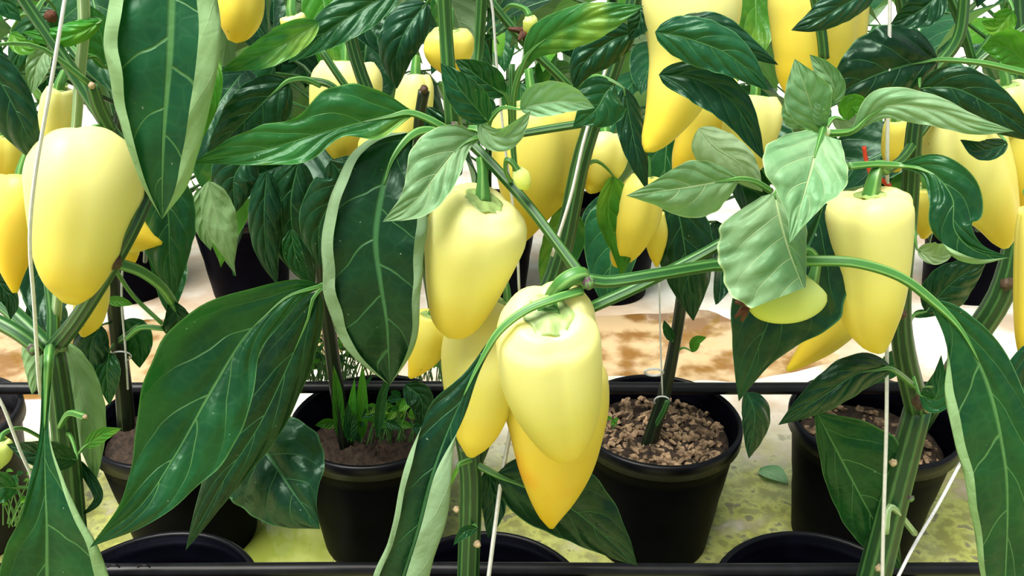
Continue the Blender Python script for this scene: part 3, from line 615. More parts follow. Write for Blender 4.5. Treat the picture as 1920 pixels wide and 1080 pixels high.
B = [
 dict(pts=[(772, 212, .615), (700, 224, .605), (600, 250, .595), (480, 285, .585), (361, 306, .585)], wr=[6, 62, 78, 42, 46, 32, 0], wl=[6, 38, 18, 44, 30, 14, 0], mat='mot', pl_='cup', pr_='flat', nv=48, wave=.10, pet=[(878, 275, .635), (830, 238, .62)], petr=7),
 dict(pts=[(770, 255, .635), (735, 300, .62), (714, 370, .605), (704, 450, .595), (714, 530, .59), (726, 610, .59), (731, 722, .60)], wl=[8, 56, 84, 96, 90, 76, 62, 46, 0], wr=[12, 66, 88, 97, 104, 108, 100, 74, 0], mat='dark', pl_='roll', pr_='roll', nv=54, wave=.05, petr=8, pet=[(850, 262, .65), (805, 245, .645)]),
 dict(pts=[(896, 258, .61), (862, 275, .60), (820, 325, .585), (778, 378, .575), (717, 416, .575)], wr=[6, 58, 66, 44, 22, 0], wl=[4, 24, 38, 40, 24, 0], mat='pale', pl_='cup', pr_='flat', nv=44, pet=[(905, 262, .63)], petr=5),
 dict(pts=[(915, 228, .60), (895, 205, .595), (865, 170, .59), (826, 118, .595)], wl=34, wr=34, mat='mid'),
 dict(pts=[(947, 178, .635), (915, 158, .63), (885, 135, .63), (852, 112, .635)], wl=24, wr=34, mat='mid', pet=[(958, 250, .65), (956, 205, .64)], petr=4),
 dict(pts=[(975, 205, .615), (1010, 195, .61), (1060, 190, .605), (1115, 202, .605)], wl=40, wr=26, mat='pale', pl_='cup'),
 dict(pts=[(1150, 160, .63), (1135, 175, .625), (1115, 208, .62), (1074, 240, .62)], wl=[10, 44, 50, 36, 12, 0], wr=[20, 44, 48, 40, 20, 0], mat='mid', pl_='flat'),
 dict(pts=[(900, 232, .60), (925, 255, .595), (955, 250, .59), (995, 208, .59)], wl=16, wr=28, mat='pale', pl_='fore', pr_='flat'),
 dict(pts=[(985, 112, .625), (1010, 82, .615), (1070, 48, .605), (1140, 25, .60), (1207, 11, .60)], wl=[3, 34, 34, 30, 16, 0], wr=[10, 30, 42, 42, 26, 0], mat='mot', pl_='arch', pr_='flat', pet=[(962, 235, .65), (965, 170, .64)], petr=5),
 dict(pts=[(1190, 60, .70), (1140, 80, .69), (1095, 120, .685), (1076, 168, .685)], wl=40, wr=40, mat='dark', pl_='arch'),
 dict(pts=[(1200, 10, .69), (1200, 40, .685), (1180, 75, .685)], wl=22, wr=26, mat='dark'),
 dict(pts=[(800, 5, .70), (765, 50, .685), (745, 100, .68), (744, 167, .685)], wl=40, wr=44, mat='dark', pl_='arch'),
 dict(pts=[(752, -20, .66), (690, 10, .65), (620, 55, .64), (540, 118, .64)], wl=40, wr=44, mat='mid', pl_='cup', pr_='arch'),
 dict(pts=[(598, 42, .625), (560, 65, .615), (500, 100, .61), (414, 134, .61)], wl=30, wr=34, mat='mot', pl_='cup'),
 dict(pts=[(935, 622, .545), (905, 670, .54), (868, 745, .53), (835, 820, .52), (805, 905, .51), (780, 1000, .505), (752, 1090, .505), (725, 1200, .505)], wr=[5, 14, 50, 55, 50, 46, 50, 0], wl=[5, 8, 20, 32, 48, 46, 46, 0], mat='dark', pl_='hugeroll', pr_='roll', rv=(.22, .5), nv=54, nu=14, petr=7.5, wave=.03, pet=[(1090, 545, .567), (1040, 560, .555), (985, 582, .55)]),
 dict(pts=[(930, 890, .69), (1000, 920, .68), (1080, 960, .675), (1195, 1060, .68)], wl=78, wr=62, mat='dark', pl_='arch', pet=[(892, 870, .70)], petr=6),
 dict(pts=[(915, 880, .71), (925, 950, .705), (915, 1010, .70)], wl=26, wr=24, mat='dark'),
 dict(pts=[(862, 870, .67), (850, 895, .66), (842, 918, .66)], wl=4, wr=4, mat='lit', pet=[(882, 862, .68)], petr=5),
 dict(pts=[(895, 990, .668), (870, 998, .66), (850, 1022, .655)], wl=12, wr=10, mat='mid'),
 dict(pts=[(1170, 165, .71), (1180, 220, .70), (1195, 290, .69), (1214, 358, .69)], wl=26, wr=28, mat='dark', pl_='back', pr_='flat'),
 dict(pts=[(1060, 385, .80), (1055, 440, .80), (1035, 500, .80), (1020, 560, .80)], wl=44, wr=34, mat='mot'),
 dict(pts=[(1150, 330, .79), (1140, 400, .785), (1160, 470, .78), (1165, 520, .78)], wl=46, wr=22, mat='lit', pl_='arch'),
 dict(pts=[(1265, 370, .84), (1280, 440, .83), (1290, 520, .82), (1300, 602, .82)], wl=56, wr=52, mat='dark', pl_='arch'),
 # pale young shoot on the right branch
 dict(pts=[(1387, 335, .572), (1350, 340, .56), (1280, 352, .54), (1174, 367, .53)], wl=[3, 46, 60, 50, 22, 0], wr=[4, 34, 48, 36, 16, 0], mat='pale', pl_='arch', pr_='flat', pet=[(1445, 358, .60), (1415, 340, .585)], petr=5),
 dict(pts=[(1540, 252, .572), (1530, 285, .556), (1512, 350, .535), (1480, 456, .515)], wr=[30, 86, 92, 56, 18, 0], wl=[38, 60, 72, 44, 20, 0], mat='pale', pl_='cup', pr_='flat', nv=42, petr=6, pet=[(1545, 238, .60)]),
 dict(pts=[(1452, 362, .585), (1466, 420, .57), (1482, 475, .56), (1507, 540, .55)], wr=[24, 104, 124, 132, 134, 130, 104], wl=[30, 48, 46, 40, 30, 18, 4], mat='pale', pl_='arch', pr_='flat', nv=42),
 dict(pts=[(1545, 380, .64), (1520, 450, .63), (1470, 540, .615), (1430, 630, .605), (1385, 753, .605)], wl=[40, 88, 110, 116, 66, 26, 0], wr=[16, 60, 104, 92, 66, 36, 0], mat='dark', pl_='flat', nv=48),
 dict(pts=[(1541, 245, .60), (1525, 210, .592), (1508, 160, .588), (1490, 110, .59)], wl=[10, 38, 46, 28, 0], wr=[10, 34, 46, 26, 0], mat='pale', pl_='cup', pet=[(1545, 255, .60)], petr=5),
 dict(pts=[(1560, 195, .615), (1565, 165, .61), (1545, 130, .61), (1518, 102, .61)], wl=28, wr=22, mat='pale'),
 dict(pts=[(1545, 235, .59), (1535, 210, .585), (1530, 190, .585)], wl=14, wr=14, mat='pale'),
 dict(pts=[(1500, 240, .62), (1485, 215, .615), (1475, 178, .615)], wl=20, wr=24, mat='pale'),
 dict(pts=[(1585, 225, .605), (1600, 200, .60), (1645, 208, .60)], wl=24, wr=16, mat='lit'),
 dict(pts=[(1598, 246, .575), (1660, 200, .565), (1740, 203, .558), (1825, 232, .555), (1902, 246, .555)], wl=[4, 34, 30, 24, 14, 0], wr=[4, 20, 32, 28, 18, 0], mat='pale', pl_='arch', pr_='flat', nv=42, pet=[(1545, 250, .60)], petr=6),
 dict(pts=[(1745, 562, .575), (1795, 610, .57), (1850, 710, .56), (1880, 830, .55), (1890, 950, .545), (1880, 1190, .545)], wr=[6, 44, 86, 88, 80, 64, 44, 0], wl=[6, 40, 56, 66, 74, 70, 50, 0], mat='mid', pl_='flat', pr_='roll', rv=(.05, .25), nv=54, petr=9, pet=[(1440, 488, .605), (1505, 489, .585), (1600, 492, .575), (1685, 518, .575)]),
]
for k in B: leaf(PB, **k)
node(PB, 1548, 248, .592, 12, SM['pale'], 21)

branch(PB, [(783, 275, .74, 10), (786, 225, .735, 10), (795, 170, .735, 11)], 'old'); node(PB, 795, 168, .73, 10, M_bark, 22)
node(PA, 95, 30, .66, 14, M_dry, 23)

# --- right plant
stem(PC, [(1600, 1230, .69, 29), (1640, 1080, .69, 29), (1680, 920, .70, 27), (1722, 765, .71, 24)])
stem(PC, [(1722, 775, .71, 22), (1695, 660, .70, 20), (1690, 560, .70, 17), (1704, 400, .70, 16), (1712, 270, .70, 15), (1722, 150, .71, 14), (1690, -30, .72, 14), (1680, -260, .72, 10)])
node(PC, 1725, 755, .685, 17, M_bark, 31); node(PC, 1692, 590, .685, 11, M_bark, 32); node(PC, 1675, 868, .672, 9, M_scar, 33); node(PC, 1708, 935, .675, 8, M_purple, 34); node(PC, 1740, 768, .68, 8, M_scar, 35); node(PC, 1648, 1065, .66, 9, M_scar, 36)
branch(PC, [(1712, 270, .70, 10), (1690, 300, .68, 9), (1660, 320, .66, 9)])
branch(PC, [(1722, 150, .71, 11), (1770, 110, .71, 11), (1800, 60, .71, 11), (1810, -30, .71, 10)])
branch(PC, [(1825, 120, .73, 8), (1800, 40, .73, 9), (1770, -30, .73, 9)])
branch(PC, [(1820, 125, .73, 9), (1865, 60, .73, 8), (1900, -20, .73, 8)])
branch(PC, [(1690, 300, .70, 7), (1730, 245, .70, 7), (1830, 120, .72, 7), (1930, 45, .73, 6)])
branch(PC, [(1545, 110, .70, 10), (1540, 60, .70, 10), (1525, -20, .70, 10)])
branch(PC, [(1715, 1000, .70, 6), (1670, 950, .68, 6), (1660, 1000, .67, 6)], 'pale')
Cc = [
 dict(pts=[(1725, 165, .65), (1790, 165, .64), (1860, 200, .635), (1950, 265, .635)], wl=46, wr=56, mat='dark', pl_='flat', pr_='arch'),
 dict(pts=[(1685, 310, .645), (1745, 322, .625), (1785, 370, .61), (1790, 430, .60), (1830, 470, .595), (1893, 483, .595)], wl=[3, 30, 52, 54, 30, 14, 0], wr=[3, 14, 40, 46, 40, 22, 0], mat='mid', pl_='flat', pr_='bigroll', rv=(.55, .75), nv=46, wave=.12, pet=[(1590, 312, .63), (1640, 308, .64)], petr=6),
 dict(pts=[(1720, 470, .66), (1760, 480, .65), (1800, 455, .645)], wl=26, wr=16, mat='pale', under=True),
 dict(pts=[(1532, 775, .71), (1560, 830, .705), (1605, 915, .70), (1690, 1070, .70)], wl=[6, 82, 110, 78, 34, 0], wr=[6, 30, 46, 52, 40, 0], mat='mid', pl_='flat', pr_='arch', nv=42),
 dict(pts=[(1672, 692, .66), (1610, 700, .645), (1540, 745, .635), (1459, 797, .635)], wl=34, wr=40, mat='dark', pl_='arch', pet=[(1715, 725, .69)], petr=5),
 dict(pts=[(1725, 740, .675), (1755, 745, .665), (1765, 665, .665)], wl=[6, 30, 26, 10, 0], wr=[6, 28, 24, 10, 0], mat='mid'),
 dict(pts=[(1228, 60, .61), (1290, 72, .605), (1370, 105, .60), (1442, 170, .60)], wl=46, wr=46, mat='mid', pl_='arch', pr_='flat', pet=[], seed=4),
 dict(pts=[(1245, 65, .65), (1330, 60, .645), (1400, 95, .64), (1460, 122, .64)], wl=38, wr=20, mat='dark', pl_='arch'),
 dict(pts=[(1235, 140, .625), (1310, 150, .615), (1380, 200, .61), (1434, 302, .61)], wl=36, wr=44, mat='dark', pl_='flat', pr_='cup'),
 dict(pts=[(1645, -25, .63), (1590, 5, .62), (1530, 40, .615), (1483, 57, .615)], wl=30, wr=36, mat='dark', pl_='arch'),
 dict(pts=[(1760, 112, .67), (1690, 125, .66), (1620, 150, .655), (1550, 190, .655)], wl=66, wr=84, mat='dark', pl_='arch', pet=[(1930, 138, .68), (1840, 118, .675)], petr=5),
 dict(pts=[(1770, -20, .66), (1725, 20, .655), (1670, 45, .655)], wl=36, wr=32, mat='dark'),
 dict(pts=[(1310, 240, .66), (1340, 275, .655), (1390, 310, .65), (1430, 360, .655)], wl=38, wr=46, mat='pale', pl_='arch', under=True),
 dict(pts=[(1400, 735, .70), (1415, 780, .69), (1404, 860, .69)], wl=30, wr=24, mat='dark', pl_='back'),
 dict(pts=[(1735, 585, .72), (1785, 530, .715), (1850, 490, .715)], wl=40, wr=44, mat='dark', pl_='arch'),
 dict(pts=[(1935, 130, .69), (1890, 90, .685), (1840, 90, .685)], wl=40, wr=40, mat='lit'),
 dict(pts=[(1710, 592, .75), (1730, 588, .745), (1762, 590, .745)], wl=8, wr=8, mat='mid'),
 dict(pts=[(1900, 20, .70), (1870, 50, .70), (1840, 40, .70)], wl=24, wr=24, mat='lit'),
 dict(pts=[(1890, 270, .67), (1840, 282, .66), (1800, 262, .66)], wl=20, wr=20, mat='dark'),
 dict(pts=[(1935, 640, .64), (1915, 800, .63), (1935, 1100, .63)], wl=30, wr=55, mat='dark', pl_='arch'),
 dict(pts=[(1700, 660, .75), (1670, 690, .745), (1640, 720, .745)], wl=20, wr=24, mat='mid'),
]
for k in Cc: leaf(PC, **k)

# --- stems of the plants behind
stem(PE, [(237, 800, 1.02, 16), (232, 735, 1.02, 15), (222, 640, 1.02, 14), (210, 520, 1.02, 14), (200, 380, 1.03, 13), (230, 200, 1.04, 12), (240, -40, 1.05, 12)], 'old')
branch(PE, [(222, 640, 1.02, 8), (235, 632, 1.01, 8), (262, 612, 1.0, 7)])
for k in [
 dict(pts=[(232, 600, 1.04), (255, 640, 1.03), (262, 690, 1.03)], wl=34, wr=30, mat='mid', pl_='arch'),
 dict(pts=[(190, 610, 1.0), (170, 650, .99), (168, 730, .99)], wl=36, wr=34, mat='dark', pl_='arch'),
 dict(pts=[(205, 660, 1.0), (200, 700, .99), (205, 760, .99)], wl=26, wr=20, mat='mid'),
 dict(pts=[(70, 500, .95), (100, 480, .95), (130, 520, .95)], wl=40, wr=40, mat='mid'),
 dict(pts=[(60, 560, .9), (90, 600, .9), (100, 660, .9)], wl=40, wr=40, mat='dark'),
]: leaf(PE, **k)
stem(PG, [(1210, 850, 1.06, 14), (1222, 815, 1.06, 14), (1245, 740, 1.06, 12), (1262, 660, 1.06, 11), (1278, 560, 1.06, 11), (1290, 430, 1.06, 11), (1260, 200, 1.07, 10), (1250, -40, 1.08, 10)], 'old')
branch(PG, [(1228, 800, 1.055, 6), (1245, 770, 1.05, 6), (1252, 750, 1.05, 5)])
for k in [
 dict(pts=[(1262, 640, 1.05), (1250, 615, 1.04), (1245, 600, 1.04)], wl=10, wr=9, mat='mid'),
 dict(pts=[(1300, 660, 1.04), (1305, 640, 1.04), (1325, 632, 1.04)], wl=10, wr=10, mat='lit'),
]: leaf(PG, **k)
stem(PI, [(1690, 860, 1.06, 14), (1760, 740, 1.0, 17), (1835, 620, .92, 22), (1880, 545, .90, 22), (1905, 440, .90, 20), (1915, 250, .90, 18), (1900, -40, .92, 18)])
node(PI, 1888, 532, .888, 16, M_bark, 41)
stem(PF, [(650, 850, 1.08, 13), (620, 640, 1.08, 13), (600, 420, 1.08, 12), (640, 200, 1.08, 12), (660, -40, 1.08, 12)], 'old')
for k in [
 dict(pts=[(560, 300, .86), (545, 380, .85), (555, 460, .85), (590, 545, .85)], wl=52, wr=50, mat='dark', pl_='arch'),
 dict(pts=[(500, 320, .85), (495, 400, .84), (500, 470, .84), (520, 535, .84)], wl=34, wr=30, mat='dark', pl_='arch'),
 dict(pts=[(545, 430, .83), (555, 480, .825), (580, 530, .825)], wl=14, wr=22, mat='mid'),
 dict(pts=[(620, 300, .80), (640, 340, .80), (600, 420, .80), (600, 500, .80)], wl=60, wr=50, mat='dark', pl_='arch'),
 dict(pts=[(470, 290, .86), (440, 330, .85), (440, 400, .85)], wl=50, wr=46, mat='dark', pl_='arch'),
 dict(pts=[(530, 310, .90), (470, 330, .89), (400, 330, .89)], wl=46, wr=46, mat='dark'),
 dict(pts=[(800, 420, .75), (790, 460, .745), (780, 500, .745)], wl=24, wr=22, mat='pale', under=True),
 dict(pts=[(800, 200, .76), (818, 260, .755), (830, 330, .755)], wl=30, wr=30, mat='dark'),
 dict(pts=[(760, 720, .95), (790, 750, .94), (790, 800, .94)], wl=24, wr=28, mat='dark'),
]: leaf(PF, **k)
# ------------------------------------------------------------------ peppers
pepper('large pale yellow pepper at the left beside the white string', [(150, 268, 58), (153, 288, 88), (157, 330, 100), (154, 380, 95), (148, 440, 82), (141, 500, 65), (136, 545, 42), (132, 567, 16)], .63, .59, 'pale', 3, .08, 1.9, stalk=[(168, 248, .65), (180, 238, .655), (205, 240, .665)], stalk_r=6, dip=.08)
pepper('pale pepper shoulder bulging out behind the large left pepper', [(232, 310, 24), (234, 322, 32), (230, 350, 34), (222, 390, 24), (216, 410, 6)], .66, .655, 'pale', 3, .1, 0.3)
pepper('orange-blushed yellow pepper at the left edge', [(40, 330, 34), (38, 355, 48), (32, 400, 50), (26, 450, 40), (24, 500, 24), (28, 548, 5)], .655, .635, 'blush', 3, .2, 1.0)
pepper('pale pepper half hidden behind the diagonal branch at upper left', [(112, 165, 22), (110, 190, 32), (108, 240, 34), (106, 300, 26), (104, 340, 8)], .76, .76, 'pale', 3)
pepper('small yellow pepper with its pointed tip turned right', [(205, 410, 34), (228, 425, 44), (255, 440, 36), (285, 450, 16), (303, 456, 3)], .70, .68, 'yellow', 3, .2)
pepper('small yellow pepper tucked below the pointed one', [(225, 455, 24), (238, 470, 24), (244, 486, 14), (246, 497, 4)], .72, .71, 'yellow', 3)
pepper('yellow pepper tip peeking out below the large left pepper', [(175, 510, 26), (172, 550, 32), (166, 595, 26), (158, 622, 12), (155, 632, 3)], .72, .71, 'yellow', 3)
pepper('yellow pepper at the far left edge above the orange one', [(5, 250, 24), (5, 275, 34), (2, 310, 34), (0, 350, 20), (0, 370, 4)], .70, .70, 'yellow', 3)
pepper('yellow pepper at the top left beside the big hanging leaf', [(450, -60, 32), (452, -25, 42), (450, 20, 42), (442, 58, 28), (435, 78, 8)], .76, .75, 'yellow', 3)
pepper('small pale pepper at the top behind the bright mottled leaf', [(548, 28, 18), (550, 36, 24), (548, 50, 22), (545, 66, 8)], .70, .70, 'pale', 3)
pepper('broad pale pepper behind crossing stems at upper middle', [(650, 115, 48), (650, 140, 64), (648, 180, 66), (640, 230, 54), (640, 280, 30), (640, 305, 8)], .84, .83, 'pale', 4)
pepper('pale lobed pepper beside the cut stalk stub', [(780, 140, 24), (780, 160, 33), (775, 200, 36), (765, 245, 34), (750, 285, 22), (740, 305, 6)], .80, .79, 'pale', 4, .24)
pepper('dull yellow pepper high up behind the vertical stem', [(842, 55, 32), (842, 72, 44), (840, 100, 44), (838, 125, 30), (836, 140, 8)], .82, .82, 'yellow', 3)
pepper('yellow pepper fragment under the twisted mottled leaf', [(700, 250, 22), (700, 270, 30), (698, 295, 24), (696, 312, 6)], .80, .80, 'yellow', 3)
pepper('large pale pepper in the middle under a pale veined leaf', [(908, 375, 58), (900, 398, 84), (889, 440, 92), (878, 500, 79), (865, 560, 62), (852, 605, 42), (842, 630, 8)], .61, .62, 'pale', 3, .09, 1.7, stalk=[(905, 320, .63), (902, 295, .635)], stalk_r=12)
pepper('big yellow pepper behind the slanting branch in the middle', [(1000, 190, 58), (1005, 220, 80), (1008, 270, 86), (1002, 330, 78), (988, 390, 50), (980, 440, 18), (978, 455, 4)], .80, .79, 'yellow', 3, .16, 0.2)
pepper('yellow pepper half hidden behind the curled leaf at centre', [(955, 570, 44), (940, 600, 74), (915, 660, 82), (902, 720, 70), (898, 780, 52), (890, 825, 34), (882, 855, 8)], .66, .64, 'pale', 3, .18, 0.8, stalk=[(948, 530, .67), (930, 505, .68)], stalk_r=7)
pepper('front pepper at centre with thick curved green stalk', [(1029, 590, 66), (1029, 606, 94), (1030, 640, 102), (1034, 690, 101), (1041, 740, 91), (1050, 790, 70), (1058, 830, 44), (1063, 852, 12)], .556, .602, 'pale', 4, .15, 0.95, stalk=[(1035, 562, .575), (1055, 530, .565), (1085, 515, .568), (1095, 528, .575)], stalk_r=19, cal=.70)
pepper('long bright yellow pepper hanging lowest at the centre', [(1040, 650, 66), (1040, 690, 96), (1046, 750, 98), (1046, 810, 86), (1042, 870, 70), (1036, 925, 46), (1033, 960, 26), (1034, 988, 6)], .668, .66, 'blush', 3, .2, 1.2, calyx=False)
pepper('yellow pepper with reddish tip behind the big dark leaf', [(812, 590, 34), (806, 620, 42), (795, 660, 34), (780, 690, 18), (768, 708, 4)], .69, .68, 'yellow', 3)
pepper('pale yellow pepper right of the thick ribbed stem', [(1135, 255, 30), (1135, 275, 42), (1128, 310, 40), (1112, 345, 22), (1104, 360, 6)], .82, .80, 'pale', 3)
pepper('yellow lobed pepper below the narrow dark leaf', [(1210, 330, 26), (1205, 355, 40), (1190, 410, 46), (1176, 455, 34), (1160, 485, 20), (1153, 500, 5)], .80, .79, 'yellow', 3, .22)
pepper('dull yellow pepper tip beside the lobed one', [(1225, 400, 20), (1228, 440, 22), (1230, 475, 14), (1232, 500, 3)], .83, .82, 'yellow', 3)
pepper('long pale pepper hanging from the top right of centre', [(1300, -70, 70), (1302, -30, 92), (1300, 40, 92), (1285, 120, 70), (1268, 180, 58), (1245, 230, 40), (1222, 268, 22), (1212, 282, 5)], .70, .66, 'pale', 3, .12, 0.9)
pepper('yellow pepper behind the long pale one', [(1340, 150, 40), (1335, 190, 54), (1320, 240, 50), (1290, 300, 34), (1270, 340, 10)], .78, .78, 'yellow', 3)
pepper('yellow pepper cut off at the top behind a green stem', [(1535, -60, 68), (1535, -20, 86), (1535, 40, 84), (1530, 100, 76), (1520, 150, 60), (1515, 200, 20)], .75, .74, 'yellow', 4)
pepper('pale pepper behind the dark arching leaf', [(1415, 180, 38), (1412, 205, 52), (1405, 250, 52), (1400, 300, 38), (1395, 340, 10)], .74, .73, 'pale', 3)
pepper('tall pale pepper at the right beside the main stem', [(1631, 362, 58), (1631, 382, 82), (1632, 430, 80), (1634, 490, 70), (1633, 550, 61), (1634, 600, 49), (1644, 640, 28), (1653, 658, 10)], .638, .63, 'pale', 3, .17, 0.75, stalk=[(1640, 330, .64), (1648, 310, .65), (1660, 318, .66)], stalk_r=13, cal=.5)
pepper('yellow pepper slanting out below the big dark leaf', [(1600, 540, 40), (1580, 580, 46), (1545, 630, 34), (1505, 670, 18), (1476, 694, 4)], .69, .67, 'yellow', 3)
pepper('small lime green pepper with dried blossom at its tip', [(1526, 528, 36), (1512, 540, 52), (1485, 553, 56), (1450, 563, 49), (1420, 570, 32), (1404, 573, 10)], .592, .588, 'lime', 3, .14, 0.6, stalk=[(1530, 490, .60), (1515, 470, .605), (1490, 480, .605)], stalk_r=9, cal=.6, blossom=True)
pepper('broad yellow pepper at the right under the long pale leaf', [(1800, 190, 50), (1802, 225, 66), (1810, 280, 70), (1840, 350, 60), (1870, 410, 38), (1882, 450, 20), (1886, 466, 5)], .72, .70, 'pale', 4, .16)
pepper('yellow pepper at the right edge next to the broad one', [(1905, 190, 40), (1908, 230, 52), (1912, 290, 54), (1914, 350, 40), (1912, 390, 10)], .73, .72, 'yellow', 3)
pepper('yellow pepper glimpsed behind the right main stem', [(1738, 350, 24), (1738, 370, 32), (1736, 410, 28), (1732, 446, 6)], .76, .76, 'yellow', 3)
pepper('yellow sliver of a pepper on the right edge', [(1935, 390, 22), (1935, 440, 28), (1930, 560, 26), (1925, 640, 18), (1922, 690, 4)], .66, .65, 'yellow', 3)
pepper('pale pepper shoulder at the upper right edge', [(1885, 158, 34), (1885, 172, 46), (1885, 205, 48), (1885, 250, 30), (1885, 270, 6)], .72, .72, 'pale', 4)
pepper('yellow pepper behind the white string at upper right', [(1680, 225, 18), (1680, 245, 24), (1680, 290, 24), (1680, 320, 8)], .78, .78, 'yellow', 3)

# buds with drooping stalks
def bud(label, st, D, stalk, dried):
    r = pepper(label, st, D, D, 'lime', 5, .1, 0, stalk=stalk, stalk_r=5, cal=.95, dip=.1, blossom=dried)
    r.name = 'flower_bud'; r['category'] = 'bud'; return r
bud('young green bud hanging beside the pale middle pepper', [(970, 318, 10), (976, 330, 16), (984, 345, 14), (990, 354, 4)], .60, [(962, 306, .60), (950, 300, .602), (948, 320, .61), (958, 340, .615)], False)
bud('drooping bud with a dried brown flower at the top middle', [(993, 30, 9), (994, 40, 14), (990, 52, 11), (984, 62, 4)], .66, [(985, 18, .665), (960, 10, .67), (945, 20, .68)], True)

# ------------------------------------------------------------------ strings
def string(label, pts, r=3.2):
    o = tube('support_string', [(p[0], p[1], p[2], r) for p in pts], M_string, None, seg=7); return tag(o, label, 'string')
string('white support string in front of the large left pepper', [(170, -480, .62), (128, -60, .585), (118, 20, .575), (95, 160, .56), (66, 330, .555), (56, 450, .56), (64, 570, .58), (72, 700, .62), (76, 740, .655)], 3.6)
string('white string slanting across the lower left corner', [(-20, 725, .60), (5, 760, .60), (40, 850, .605), (72, 918, .615), (110, 1010, .65)])
string('white string running down the upper middle', [(900, -480, .69), (915, -60, .69), (924, 20, .69), (932, 130, .69), (942, 230, .69), (950, 300, .69), (968, 440, .69), (974, 560, .69)], 2.6)
string('white string end below the central peppers', [(962, 770, .70), (955, 820, .70), (940, 900, .69), (928, 990, .68), (915, 1090, .67)], 4.2)
string('long white string beside the right main stem', [(1674, -480, .66), (1669, -60, .66), (1668, 60, .66), (1664, 250, .66), (1664, 420, .675), (1663, 660, .665), (1662, 800, .65), (1656, 1000, .64), (1654, 1120, .64)], 3.6)
string('white string slanting up to the pot rim at lower right', [(1670, 1110, .66), (1710, 1030, .70), (1760, 945, .80), (1802, 866, .95)], 3.2)
string('white string tied along the thick ribbed middle stem', [(1155, 60, .74), (1130, 150, .735), (1096, 260, .725), (1070, 370, .722), (1035, 480, .72)], 3.4)
string('thin white string by the shaded dark stem', [(232, 450, 1.0), (228, 560, 1.0), (235, 650, 1.0), (240, 730, 1.0)], 2.0)
string('thin pale string in the brown puddle gap', [(1236, 520, 1.03), (1238, 620, 1.03), (1242, 740, 1.03)], 1.6)
rc = thing('plant_clip', 'red plastic plant clip behind the calyx of the right pepper', 'clip', at(1640, 320, .67))
tube('clip_arm', [(1620, 275, .67, 4), (1624, 300, .67, 4), (1632, 325, .67, 4)], M_red, rc, seg=8)
tube('clip_arm', [(1632, 325, .67, 4), (1650, 335, .67, 4), (1668, 348, .67, 5)], M_red, rc, seg=8)

pepper('tiny lime pepper on the left edge below the thick stem node', [(2, 826, 14), (3, 836, 20), (1, 856, 18), (-2, 876, 6)], .64, .64, 'lime', 3, .1, 0, stalk=[(8, 812, .645), (40, 803, .66), (80, 822, .68)], stalk_r=4)
def loop(label, x, y, D, rx, ry, r):
    n = 18; pts = [(x + rx * math.cos(6.283 * i / n), y + ry * math.sin(6.283 * i / n), D + .006 * math.sin(6.283 * i / n), r) for i in range(n + 1)]
    return tag(tube('plant_tie', pts, M_string, None, n=36, seg=6), label, 'tie')
loop('white plastic tie loop against the rim of the bark chip pot', 1226, 698, 1.03, 17, 6, 2.4)
loop('thin pale tie around the stem in the bark chip pot', 1241, 752, 1.055, 14, 9, 1.6)
loop('pale tie around the shaded dark stem at left', 226, 668, 1.01, 20, 9, 1.6)
em = tube('drip_emitter', [(478, 742, 1.10, 5), (486, 738, 1.10, 6), (494, 748, 1.10, 7), (492, 764, 1.10, 6), (482, 768, 1.10, 4)], M_grey, pB, seg=9)

# ------------------------------------------------------------------ weeds
def weed(name, label, cx, cy, D, n, spread, hgt, size, mats, seed, blade=False):
    rn = random.Random(seed); b = at(cx, cy, D); root = thing(name, label, 'weed', b)
    for i in range(n):
        x = cx + rn.gauss(0, spread * .5); y0 = cy + rn.uniform(-4, 6); d = D + rn.uniform(-.05, .05)
        h = rn.uniform(.3, 1) * hgt; lean = rn.uniform(-.5, .5) * h
        xt, yt = x + lean, y0 - h
        if blade:
            leaf(root, [(x, y0, d), (x + lean * .3, y0 - h * .6, d - .005), (xt, yt, d - .01)], rn.uniform(.7, 1.3) * size, None, rn.choice(mats), 'cup', nv=8, nu=2)
        else:
            s = rn.uniform(.6, 1.2) * size; a = rn.uniform(0, 6.28)
            leaf(root, [(xt, yt, d), (xt + s * math.cos(a), yt + .6 * s * math.sin(a), d - .008), (xt + 2 * s * math.cos(a), yt + 1.1 * s * math.sin(a) + 3, d - .015)], s * .5, None, rn.choice(mats), 'cup', nv=8, nu=2, pet=[(x, y0, d), ((x + xt) / 2, (y0 + yt) / 2 - 3, d)], petr=.9)
    return root
weed('broadleaf_weed', 'bright green broadleaf weeds sprouting in the middle pot', 730, 828, 1.05, 40, 70, 80, 17, ['lit', 'mid', 'lit'], 1)
weed('grass_weed', 'tall grassy weed blades at the left of the weedy pot', 668, 825, 1.03, 10, 34, 150, 9, ['lit', 'mid'], 2, True)
weed('fine_leaved_weed', 'bushy fine-leaved weed on the floor behind the weedy pot', 600, 712, 1.22, 150, 90, 80, 9, ['lit', 'mid'], 3)
weed('fine_leaved_weed', 'sparse fine-leaved weed behind the central peppers', 800, 715, 1.24, 26, 40, 60, 7, ['lit', 'mid'], 4)
weed('floor_weed', 'small weeds in the bottom left corner behind the stem', 40, 985, .98, 26, 40, 110, 9, ['lit', 'mid'], 5)
weed('seedling', 'small green seedling at the edge of the bark chips', 1148, 800, 1.03, 5, 12, 20, 8, ['lit'], 6)
fo = thing('fallen_leaf', 'pale fallen leaf lying on the wet floor by the bark chip pot', 'leaf', onfloor(1440, 1.20))
